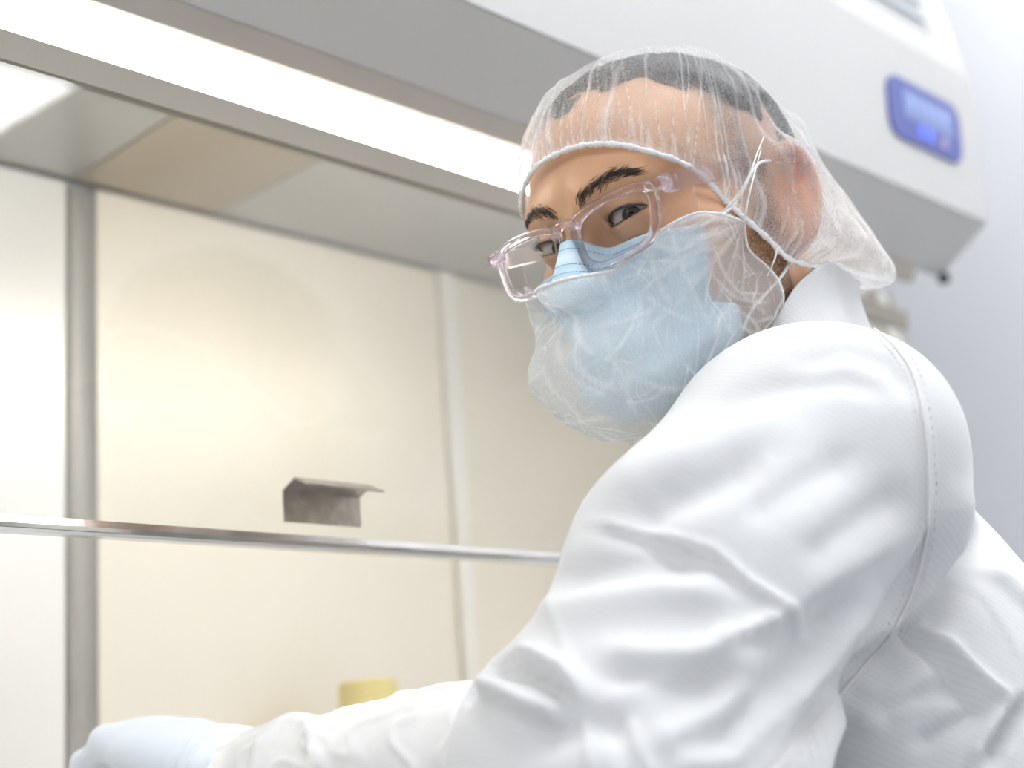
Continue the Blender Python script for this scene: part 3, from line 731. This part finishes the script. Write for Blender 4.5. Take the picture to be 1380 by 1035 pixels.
# ---- bouffant cap ----------------------------------------------------------
half = [(0,.0975,.0505),(-.0158,.0957,.0498),(-.030,.0914,.0467),(-.044,.0848,.0407),(-.057,.0758,.031),(-.065,.061,.021),(-.070,.050,.009),(-.0755,.045,-.006),(-.0785,.038,-.017),(-.0795,.032,-.0235),(-.080,.018,-.036),(-.081,.006,-.049),(-.081,-.012,-.055),(-.070,-.044,-.056),(-.042,-.080,-.052),(0,-.098,-.050)]
right = [(-x,y,z) for x,y,z in half[1:-1]][::-1]
NT,NS = 420,64
band = spline(half+right,NT,True)
C0 = np.array([0,-.02,.02]); Ap = np.array([0,-.30,.955]); Ap /= np.linalg.norm(Ap)
Bd = band-C0; Br = np.linalg.norm(Bd,axis=1); Bd /= Br[:,None]
s1 = np.linspace(0,1,NS); om = np.arccos(np.clip(Bd@Ap,-1,1))
D = (np.sin((1-s1)[None]*om[:,None])[...,None]*Bd[:,None]+np.sin(s1[None]*om[:,None])[...,None]*Ap)/np.sin(om)[:,None,None]
fh = lambda P: np.minimum(head_sdf(P,False,True), hair_sdf(P))
RB = .22-march((C0+D*.22).reshape(-1,3),-D.reshape(-1,3),fh,0,.22,50).reshape(NT,NS)
def blur_t(A, n):
    for _ in range(n):
        A = (np.roll(A,1,0)+2*A+np.roll(A,-1,0))/4; B = np.pad(A,((0,0),(1,1)),mode='edge'); A = (B[:,:-2]+2*A+B[:,2:])/4
    return A
RS = np.maximum(blur_t(RB,30),RB+.0004); RS = blur_t(RS,6)
CLEAR = [((0,.9,.45),.003),((0,.5,.9),.003),((0,0,1),.004),((-.8,.2,.5),.003),((-.9,-.1,-.1),.008),((.9,.2,-.1),.006)]
for _d,_v in (((.337,.852,.401),.000),((.327,.787,.523),.012),((.332,.663,.671),.009),((.202,.621,.757),.003),((.111,.531,.840),.002),((-.034,.518,.855),.006),((-.137,.396,.908),.003),((-.287,.327,.901),.003),((-.391,.106,.914),.005),((-.538,.036,.842),.009),((-.471,-.233,.851),-.002),((-.531,-.293,.795),-.003),((-.627,-.318,.711),-.003),((-.712,-.361,.602),-.003),((-.947,-.108,.302),-.001),((-.964,-.222,.146),.001),((-.949,-.308,.061),.003),((-.918,-.387,-.082),.005),((-.876,-.438,-.204),.006),((-.826,-.476,-.301),.010),((-.781,-.506,-.366),.024),((-.730,-.520,-.444),.044),((-.680,-.521,-.517),.058),((-.627,-.511,-.589),.095),((-.3,-.9,-.35),.040),((0,-1,-.2),.030),((-.45,-.85,.1),.012)):
    CLEAR.append((_d,_v))
    if _d[1]<-.30 and abs(_d[0])>.01: CLEAR.append(((-_d[0],_d[1],_d[2]),_v))
def clearance(CLEAR):
    cd = np.array([c[0] for c in CLEAR],float); cd /= np.linalg.norm(cd,axis=1,keepdims=True); cc = np.array([c[1] for c in CLEAR])
    wg = np.exp(-(np.arccos(np.clip(D.reshape(-1,3)@cd.T,-1,1))/.27)**2)+1e-5; return ((wg@cc)/wg.sum(1)).reshape(NT,NS)
CL = clearance(CLEAR)
lift = sstep(s1,0,.16)[None]
th = np.arange(NT)/NT*2*math.pi
PH = np.zeros((NT,NS)); FO = np.zeros((NT,NS)); rs = np.random.default_rng(17)
for k in range(185):
    t0 = rs.uniform(0,2*math.pi); w = rs.choice([rs.uniform(.006,.014),rs.uniform(.02,.05)],p=[.7,.3]); reach = rs.choice([rs.uniform(.08,.24),rs.uniform(.35,.85)],p=[.62,.38]); drift = rs.normal()*.22
    dt = (th[:,None]-t0-drift*s1[None]+math.pi)%(2*math.pi)-math.pi
    wl = w*(.55+1.1*s1[None])*(1+.35*np.sin(s1[None]*rs.uniform(6,14)+rs.uniform(0,6))); dt = dt-rs.normal()*.02*np.sin(s1[None]*rs.uniform(5,12)); env = np.clip(1-(s1[None]/reach)**2,0,1); am = rs.uniform(.45,1.1)
    PH += am*env*np.exp(-(dt/(wl*1.6))**2); FO = np.maximum(FO,am*env*np.exp(-(dt/(wl*.72))**2))
PHs = PH*sstep(s1,.0,.06)[None]
def cap_points(CL):
    RC = Br[:,None]*(1-lift)+(RS+CL)*lift
    RC = np.maximum(RC,RB+.0012)+.0020*PHs+.0012*snoise(D,9,2,3)*lift*(1+5*CL/.05)
    return C0+D*RC[...,None]
CP = cap_points(CL)
hang = sstep(-D[...,1],.15,.55)*(sstep(s1,.0,.10)*(1-sstep(s1,.16,.50)))[None]; CP = CP+hang[...,None]*np.array([0,-.012,-.024])
FO = np.clip(FO+.7*np.exp(-(s1/.02)**2)[None],0,1)
rear = sstep(-D[...,1],.25,.6)*sstep(-D[...,2],-.55,-.05); earz = np.exp(-(np.linalg.norm(CP-np.array([-.085,-.012,-.012]),axis=-1)/.034)**2)
xx = snoise(D,14,8,3); FO = np.clip(np.maximum(FO,.75*np.exp(-(xx/.045)**2)*sstep(s1,.25,.4)[None]*(snoise(D,5,9,1)>.1)),0,1)
FO = np.clip(np.maximum(FO,rear*(.16+.55*np.exp(-(snoise(D,11,5,2)/.07)**2))),0,1)-.0; FO = FO*(1-.75*np.clip(earz*1.3,0,1))-.22*earz
cap = mk('hair_net_cap',(h2w(CP.reshape(-1,3)),grid_faces(NT,NS,True)),'cap_veil',per,smooth=True,attrs=dict(fold=FO.ravel()),label='sheer white bouffant hair net gathered by an elastic band')
bp = C0+Bd*(Br+.001)[:,None]
mk('elastic_band',tube(h2w(bp),.0014+.0006*np.abs(np.sin(np.arange(NT)*2.1))+.0003*np.sin(np.arange(NT)*.7),6,True),'elastic_white',cap,smooth=True)
# straps of the beard cover, over the cap and under the ear
def strap(pts, r=.0008):
    P = [w2h(at_depth(*p)) for p in pts]; return tube(h2w(spline(P,30)),np.linspace(r,r*.5,30),6)
knot = project(h2w(BPt[0,0]))
for pts in ([(966,294,.893),(990,268,.888),(1008,240,.886),(1020,208,.897),(1030,182,.935)],[(1003,297,.898),(1008,270,.888),(1014,245,.890),(1026,200,.93)],[(1048,334,.905),(1043,352,.905),(1030,380,.915)]):
    mk('strap',strap(pts),'elastic_white',bc,smooth=True)

# ---- gown ------------------------------------------------------------------
SL_END = CUFF
def gown_open(P):
    d = gown_sdf(P)
    a = (P-CUFF)@FA+.070                                       # along the fore-arm
    near = np.linalg.norm(P-CUFF,axis=-1)<.15
    cut = np.where(near, a, -1.0)
    d = smax(d, cut, .004)
    inner = cone(P,CUFF-FA*.125,CUFF+FA*.05,.052,.056)
    d = np.where(near, smax(d,-inner,.003), d)
    return d
gv,gf = surface_nets(gown_open,(.35,.15,.52),(1.30,1.15,1.42),.0032)
def mesh_normals(V, F):
    n = np.zeros_like(V); fn = np.cross(V[F[:,2]]-V[F[:,0]],V[F[:,3]]-V[F[:,1]])
    for k in range(4): np.add.at(n,F[:,k],fn)
    return n/(np.linalg.norm(n,axis=1,keepdims=True)+1e-12)
gn = mesh_normals(gv,gf); pp = project(gv); toC = CAM-gv; toC /= np.linalg.norm(toC,axis=1,keepdims=True)
face = sstep((gn*toC).sum(1),.0,.25)
def seg_dist(p, poly):
    """signed distance to a polyline and the position along it (0..1)"""
    best = np.full(len(p),1e9); sg = np.zeros(len(p)); al = np.zeros(len(p)); poly = np.asarray(poly,float)
    L = np.r_[0,np.cumsum(np.linalg.norm(np.diff(poly,axis=0),axis=1))]
    for i in range(len(poly)-1):
        a,b = poly[i],poly[i+1]; d = b-a; l = np.linalg.norm(d); t = np.clip(((p-a)@d)/(l*l),0,1); q = p-a-t[:,None]*d; r = np.linalg.norm(q,axis=1)
        m = r<best; best = np.where(m,r,best); sg = np.where(m,np.sign(d[0]*q[:,1]-d[1]*q[:,0]),sg); al = np.where(m,(L[i]+t*l)/L[-1],al)
    return best*sg,al
disp = np.zeros(len(gv))
FOLDS = [ # polyline over the sleeve and back (survey points), half width, height in metres, kind
 ([(840,720),(900,672),(960,645),(1030,612)],26,-.0045,'g'),
 ([(800,668),(880,630),(980,590),(1080,560)],30,.0030,'g'),
 ([(795,702),(870,714),(960,742),(1015,788),(1070,822),(1125,872)],7,.0022,'g'),
 ([(800,716),(870,726),(955,756),(1005,800)],13,-.0022,'g'),
 ([(735,800),(800,770),(880,752),(960,765)],22,-.0040,'g'),
 ([(720,830),(810,815),(900,800),(990,800)],26,.0040,'g'),
 ([(1262,700),(1150,770),(1060,826),(960,878),(880,915),(800,950)],48,-.0100,'s'),
 ([(1060,826),(1010,850),(950,868)],14,.0030,'g'),
 ([(800,880),(870,888),(960,886),(1060,888)],20,.0035,'g'),
 ([(800,905),(900,905),(1000,915)],22,-.0035,'g'),
 ([(742,790),(756,850),(772,920),(790,1000),(800,1060)],6,.0013,'g'),
 ([(690,884),(730,892),(770,918),(782,950)],14,.0060,'g'),
 ([(640,905),(690,898),(735,912),(765,940)],15,-.0075,'g'),
 ([(640,925),(680,935),(720,955),(768,968)],14,.0060,'g'),
 ([(625,935),(645,930),(652,938)],11,-.0130,'g'),
 ([(700,1000),(790,970),(860,985)],26,-.0035,'g'),
 ([(845,960),(860,1000),(880,1050)],9,.0020,'g'),
 ([(870,1000),(960,960),(1040,900)],28,.0035,'g'),
 ([(950,1030),(1020,970),(1100,880),(1180,800)],26,-.0030,'g'),
 ([(900,1035),(1000,1010),(1080,930)],22,.0030,'g'),
 ([(1200,462),(1232,512),(1248,600),(1250,690),(1238,770),(1205,845),(1140,925),(1050,1030)],7,.0010,'g'),
 ([(1258,700),(1250,760),(1222,835),(1160,915),(1075,1020)],12,-.0040,'g'),
 ([(1338,655),(1318,740),(1280,820),(1215,905),(1110,1010)],20,-.0095,'g'),
 ([(1300,640),(1290,740),(1258,815),(1200,890)],18,.0045,'g'),
 ([(1270,840),(1310,890),(1345,925),(1370,935)],8,.0035,'g'),
 ([(1255,850),(1290,910),(1320,960)],12,-.0035,'g'),
 ([(1330,762),(1360,785),(1390,815)],9,.0030,'g'),
 ([(1180,985),(1240,950),(1300,920)],14,-.0040,'g'),
 ([(1150,1000),(1230,960),(1290,935)],10,.0030,'g'),
 ([(1230,1010),(1290,975),(1340,950)],12,-.0040,'g'),
 ([(1330,1030),(1360,985),(1390,930)],16,-.0060,'g'),
 ([(1310,1030),(1345,980),(1385,925)],10,.0040,'g'),
 ([(1060,490),(1140,470),(1200,490),(1240,540)],16,-.0022,'g'),
 ([(930,560),(1040,520),(1140,510),(1200,530)],18,-.0025,'g'),
 ([(1080,960),(1140,900),(1200,830)],14,.0025,'g'),
 ([(1000,700),(1080,650),(1160,610)],24,-.0020,'g'),
 ([(1080,760),(1160,700),(1230,660)],22,-.0022,'g'),
]
for poly,wd,am,kd in FOLDS:
    d,al = seg_dist(pp[:,:2],poly); end = np.clip(np.minimum(al,1-al)*5+.12,0,1)
    end = np.where((al<=0)|(al>=1),np.exp(-(d/(wd*1.3))**2)*.12,end)
    am = am*1.9
    if kd=='g': disp += am*np.exp(-(d/wd)**2)*end*face
    else: disp += am*np.where(d<0,(1-np.exp(np.minimum(d,0)/wd))*np.exp(np.minimum(d,0)/230.0),0)*end*face
disp += .0016*snoise(gv,30,5,3)*(.4+.6*face)+.0010*(1-2*np.abs(snoise(gv,45,7,2)))*sstep(snoise(gv,12,9,1),.0,.5)
arm = (gv-CUFF)@FA; nearc = np.linalg.norm(gv-CUFF,axis=1)<.13
disp = np.where(nearc & (arm>-.075) , disp*.3, disp)
gv2 = gv+gn*disp[:,None]
gown = mk('gown',(gv2,gf),'gown_cloth',per,smooth=True,label='white striped cleanroom gown with creased sleeve')
# armhole seam: welt and stitches lying on the cloth
from mathutils.bvhtree import BVHTree
tree = BVHTree.FromPolygons([tuple(p) for p in gv2.tolist()],[tuple(q) for q in gf.tolist()])
def on_gown(px, py, off=.0006):
    v_ = ray(px,py); v_ /= np.linalg.norm(v_); h = tree.ray_cast(Vector(CAM.tolist()),Vector(v_.tolist()))
    return None if h[0] is None else np.array(h[0])+np.array(h[1])*off*(1 if np.array(h[1])@v_<0 else -1)
seam = spline([(1172,440,0),(1205,468,0),(1233,515,0),(1248,600,0),(1250,690,0),(1238,770,0),(1205,845,0),(1140,925,0),(1050,1030,0),(1000,1080,0)],200)[:,:2]
sp = [on_gown(*p) for p in seam]; sp = np.array([p for p in sp if p is not None])
for _ in range(3): sp[1:-1] = (sp[:-2]+2*sp[1:-1]+sp[2:])/4
mk('armhole_seam',tube(sp,.0007,6),'seam_white',gown,smooth=True)
sts = []
fine = spline(sp,len(sp)*2)
for k in range(0,len(fine)-2,6):
    t = fine[k+2]-fine[k]; t /= np.linalg.norm(t)+1e-9; o_ = np.cross(t,CAM-fine[k]); o_ /= np.linalg.norm(o_)
    for sd in (-1,1):
        c = fine[k]+o_*sd*.0036; pc = project(c); a = on_gown(pc[0],pc[1],.0003); 
        if a is not None: sts.append(tube(np.array([a-t*.0010,a+t*.0010]),.00040,5))
mk('seam_stitches',join(*sts),'seam_white',gown,kind='stuff')

# standing collar
cb = [(955,525,.905),(1010,500,.885),(1080,466,.880),(1140,440,.905),(1190,425,.955),(1205,440,1.03),(1165,462,1.09),(1060,510,1.11),(970,560,1.03),(940,560,.95)]
ct = [(985,500,.925),(1030,455,.918),(1058,408,.918),(1085,374,.928),(1122,352,.960),(1160,372,1.015),(1140,395,1.075),(1050,450,1.085),(985,520,1.03),(970,530,.965)]
n = 120; B_ = spline([at_depth(*p) for p in cb],n,True); T_ = spline([at_depth(*p) for p in ct],n,True); m_ = 22; V = []
cen = B_.mean(0)
for i in range(n):
    for j in range(m_):
        t = j/(m_-1); p = B_[i]*(1-t)+T_[i]*t; r = p-cen; r[2] = 0; r /= np.linalg.norm(r)+1e-9
        V.append(p-r*.012*math.sin(math.pi*t)+r*.0012*snoise(p[None],70,3,2)[0]-r*.010*(1-t)**3+np.array([0,0,-.045])*(1-t)**3)
col = mk('collar',(np.array(V),grid_faces(n,m_,True)),'gown_cloth',gown,smooth=True)
md = col.modifiers.new('cloth','SOLIDIFY'); md.thickness = .0016; md.offset = -1

# ---- sleeve cover, inner cuff, glove ---------------------------------------
def sleeve(t0, t1, r0, r1, nt_, na, crink, seed, taper_end=.0):
    V = []; ts = np.linspace(0,1,nt_); a = np.arange(na)/na*2*math.pi
    e1 = np.cross(FA,(0,0,1.)); e1 /= np.linalg.norm(e1); e2 = np.cross(e1,FA)
    for t in ts:
        c = CUFF+FA*(t0+(t1-t0)*t); r = r0+(r1-r0)*t-taper_end*sstep(np.array(t),.9,1.0)
        q = np.stack([np.cos(a)*.05,np.sin(a)*.05,np.full(na,t*(t1-t0))],1)
        w = .9*np.clip(1-np.abs(snoise(q,34,seed,2))*1.5,0,1)**3+.35*np.clip(1-np.abs(snoise(q,75,seed+3,2))*1.5,0,1)**3+.9*snoise(q,24,seed+1,1)-.1
        rr = r+crink*(w-.35)
        V.append(c+rr[:,None]*(np.cos(a)[:,None]*e1+np.sin(a)[:,None]*e2*.94))
    F = np.array([(i*na+k,i*na+(k+1)%na,(i+1)*na+(k+1)%na,(i+1)*na+k) for i in range(nt_-1) for k in range(na)])
    return np.concatenate(V),F
sc = mk('sleeve_cover',sleeve(-.13,.226,.0540,.0345,150,160,.0058,12,.005),'cover_white',per,smooth=True,label='crinkled white disposable sleeve cover on the fore-arm')
sc.modifiers.new('cloth','SOLIDIFY').thickness = .0008
cf = mk('inner_cuff',sleeve(.195,.255,.0300,.0300,24,60,.0010,20),'cuff_cream',per,smooth=True,label='cream coloured knit cuff under the glove')
cf.modifiers.new('cloth','SOLIDIFY').thickness = .0008
WR = CUFF+FA*.246+np.array([0,0,.010])
gx = np.array([.999,.03,0]); HA = FA+np.array([0,0,.10]); HA /= np.linalg.norm(HA); gx -= HA*(gx@HA); gx /= np.linalg.norm(gx); gz = np.cross(gx,HA); GM = np.stack([gx,HA,gz],1)  # x thumb side, y along, z up
def hand_sdf(P, off=0.0):
    q = (P-WR)@GM
    d = cone(q,(0,-.045,-.004),(0,.010,.0),.033,.030)
    d = smin(d, ell(q,(.000,.046,.011),(.043,.050,.023),rotx(.12)),.02)
    fing = [(.030,.084,.0095,(.034,.026,.020)),(.010,.092,.0100,(.038,.028,.021)),(-.012,.088,.0095,(.035,.027,.020)),(-.032,.076,.0085,(.028,.021,.018))]
    for x,y,r,ls in fing:
        p = np.array([x,y,.014]); ang = -.45; fd = None
        for k,l in enumerate(ls):
            e = p+l*np.array([x*.6*(1 if k==0 else .2),math.cos(ang),math.sin(ang)]); c = cone(q,p,e,r*(1-.07*k),r*(1-.07*(k+1))); fd = c if fd is None else smin(fd,c,.004); p = e; ang -= .62
        d = smin(d,fd,.010)
        d = smin(d, ell(q,(x,y-.002,.0195),(r*1.05,.011,.0075)),.010)
    p = np.array([.030,.030,-.004]); td = None
    for e,r in (((.052,.060,-.016),.0115),((.056,.090,-.026),.0100),((.050,.108,-.034),.0085)):
        c = cone(q,p,e,r+.001,r); td = c if td is None else smin(td,c,.005); p = np.array(e)
    d = smin(d,td,.014)
    return d - off
lo = WR-np.array([.10,.06,.10]); hi = WR+np.array([.10,.19,.07])
vv,ff = surface_nets(lambda P: hand_sdf(P),lo,hi,.0022)
q = (vv-WR)@GM; nn = mesh_normals(vv,ff); wr = snoise(vv,110,9,3)*.0011*sstep(-q[:,1],-.09,-.04)+.0012*np.sin(q[:,1]*420+4*snoise(vv,40,1,2))*sstep(-q[:,1],-.015,.015)
vv = vv+nn*wr[:,None]
mk('glove',(vv,ff),'glove_blue',per,smooth=True,label='pale blue rubber glove on the hand reaching into the cabinet')
vr = WRR+np.array([0,.0,0])
# right hand glove, mirrored, on the hidden arm
V2 = (vv-WR)@GM; V2[:,0] *= -1; V2 = WRR+np.array([-.01,.035,0])+V2@GM.T
mk('glove',(V2,ff[:,::-1]),'glove_blue',per,smooth=True)

# trousers and shoes below the table edge, stool
hipc = t2w((0,.02,-.60)); 
def leg_sdf(P):
    d = None
    for s_ in (-1,1):
        h = np.array([hipc[0],hipc[1],.665])+np.array(TL)*s_*.09; k = h+_F0*.40+np.array(TL)*s_*.04+np.array([0,0,-.03]); f_ = k+_F0*.03; f_[2] = .10
        for a,b,r0,r1 in ((h,k,.088,.062),(k,f_,.062,.045)):
            c = cone(P,a,b,r0,r1); d = c if d is None else smin(d,c,.02)
    return d
lv,lf = surface_nets(leg_sdf,(.1,.0,.0),(1.4,1.4,.85),.012)
mk('trousers',(lv,lf),'trouser_blue',per,smooth=True)
for s_ in (-1,1):
    h = np.array([hipc[0],hipc[1],.665])+np.array(TL)*s_*.09; k = h+_F0*.43+np.array(TL)*s_*.04; a = np.array([k[0],k[1],.05])
    def shoe(P,a=a): return np.maximum(smin(cone(P,a-_F0*.04,a+_F0*.03,.044,.044),cone(P,a+_F0*.03,a+_F0*.15+np.array([0,0,-.015]),.046,.034),.03),.002-P[...,2])
    v_,f_ = surface_nets(shoe,a-.26,a+.26,.009); mk('shoe',(v_,f_),'shoe_white',per,smooth=True)
sx,sy = hipc[0],hipc[1]
stl = empty('lab_stool',(sx,sy,0),'grey round laboratory stool under the person','stool')
mk('seat',lathe([(.16,.50),(.185,.51),(.185,.545),(.165,.57),(.0,.575)],(sx,sy,0),32),'stool_grey',stl,smooth=True)
mk('gas_lift',lathe([(.028,.10),(.028,.30),(.018,.305),(.018,.50)],(sx,sy,0),16),'chrome',stl)
for k in range(5):
    a = 2*math.pi*k/5; e = np.array([sx+.25*math.cos(a),sy+.25*math.sin(a),.075])
    lg = mk('leg',tube(np.array([(sx+.02*math.cos(a),sy+.02*math.sin(a),.11),e]),[.022,.014],8),'chrome',stl)
    mk('caster',tube(np.array([e+np.array([-math.sin(a)*.012,math.cos(a)*.012,-.047]),e+np.array([math.sin(a)*.012,-math.cos(a)*.012,-.047])]),.026,14),'knob_black',lg)

# ---- safety glasses --------------------------------------------------------
gl = empty('safety_glasses',h2w((0,.108,-.026)),'clear plastic safety glasses with side shields on the masked face','glasses')
fy = lambda x: .109-1.5*x*x
def fpt(x, z, dy=0): return np.array([x,fy(x)+dy-.10*(z+.03),z])
def rim_loop(s, cx, cz, hw, hh, n=96, p=3.4):
    L = []
    for k in range(n):
        a = 2*math.pi*k/n; c,s_ = math.cos(a),math.sin(a); x = hw*np.sign(c)*abs(c)**(2/p); z = hh*np.sign(s_)*abs(s_)**(2/p)
        x = x*(1+.10*z/hh) ; L.append((s*(cx+x),cz+z+.0015*x/hw))
    return L
ff_ = []; 
frm = None
for s in (-1,1):
    outl = rim_loop(s,.0375,-.0078,.0322,.0210); inl = rim_loop(s,.0375,-.0082,.0262,.0160); n = len(outl); V = []
    for (ox,oz),(ix,iz) in zip(outl,inl):
        for t,dy in ((0,-.0012),(0,.0012),(.12,.0021),(.5,.0026),(.88,.0019),(1,.0008),(1,-.0014),(.88,-.0020),(.12,-.0020)):
            x = ox+(ix-ox)*t; z = oz+(iz-oz)*t; V.append(fpt(x,z,dy))
    k_ = 9; F = [(i*k_+j,i*k_+(j+1)%k_,((i+1)%n)*k_+(j+1)%k_,((i+1)%n)*k_+j) for i in range(n) for j in range(k_)]
    ff_.append((h2w(np.array(V)),F if s==1 else [q_[::-1] for q_ in F]))
    # lens
    ln_ = rim_loop(s,.0375,-.0080,.0276,.0170); V = [fpt(x,z,.0006) for x,z in ln_]; V2 = [fpt(x,z,-.0010) for x,z in ln_]; V.append(fpt(s*.0375,-.008,.0006)); V2.append(fpt(s*.0375,-.008,-.0010))
    F = [(i,(i+1)%n,n) for i in range(n)]+[(n+1+(i+1)%n,n+1+i,2*n+1) for i in range(n)]
    mk('lens',(h2w(np.array(V+V2)),F),'lens_clear',gl,smooth=True)
    # temple, end piece, side shield
    T = spline([(s*.0755,.0930,.0062),(s*.0785,.070,.0080),(s*.0800,.040,.0100),(s*.0810,.010,.0110),(s*.0820,-.010,.0050),(s*.0830,-.030,-.018)],40)
    V = []; hs = np.interp(np.linspace(0,1,40),[0,.1,.5,.75,1],[.0060,.0056,.0052,.0045,.0032])
    for p_,h_ in zip(T,hs):
        for dx,dz in ((-.0014,-1),(-.0006,-1.06),(.0006,-1.06),(.0014,-1),(.0014,1),(.0006,1.06),(-.0006,1.06),(-.0014,1)): V.append(p_+np.array([dx,0,dz*h_]))
    F = [(i*8+j,i*8+(j+1)%8,(i+1)*8+(j+1)%8,(i+1)*8+j) for i in range(39) for j in range(8)]+[tuple(range(8)),tuple(range(39*8,40*8))]
    tm = mk('temple',(h2w(np.array(V)),F),'temple_clear',gl,smooth=False)
    hb = box((-.0022,-.006,-.0052),(.0022,.006,.0052),.0008); hv_ = hb[0]@rotz(-s*.10).T+np.array([s*.0752,.0905,.0062]); mk('hinge',(h2w(hv_),hb[1]),'frame_clear',tm)
    V = []
    for yy in np.linspace(.0985,.072,12):
        zt = .0015; zb_ = -.0215+.30*max(0,.0985-yy)*.9; xx_ = .0705+(.0985-yy)*.24
        for zz in np.linspace(zt,zb_,8): V += [np.array([s*xx_,yy,zz])]
    sh = mk('side_shield',(h2w(np.array(V)),grid_faces(12,8)),'lens_clear',gl,smooth=True); md = sh.modifiers.new('wall','SOLIDIFY'); md.thickness = .0012
    # end piece joining rim and hinge
    e = tube(np.array([fpt(s*.064,.0075),fpt(s*.0705,.0070),np.array([s*.0750,.0985,.0064]),np.array([s*.0758,.0925,.0062])]),[.0030,.0042,.0044,.0040],8); ff_.append((h2w(e[0]),e[1]))
b_ = tube(np.array([fpt(-.0085,.0035,-.0005),fpt(-.004,.0062,.001),fpt(0,.0068,.0015),fpt(.004,.0062,.001),fpt(.0085,.0035,-.0005)]),[.0034,.0029,.0027,.0029,.0034],10); ff_.append((h2w(b_[0]),b_[1]))
mk('frame',join(*ff_),'frame_clear',gl,smooth=True)
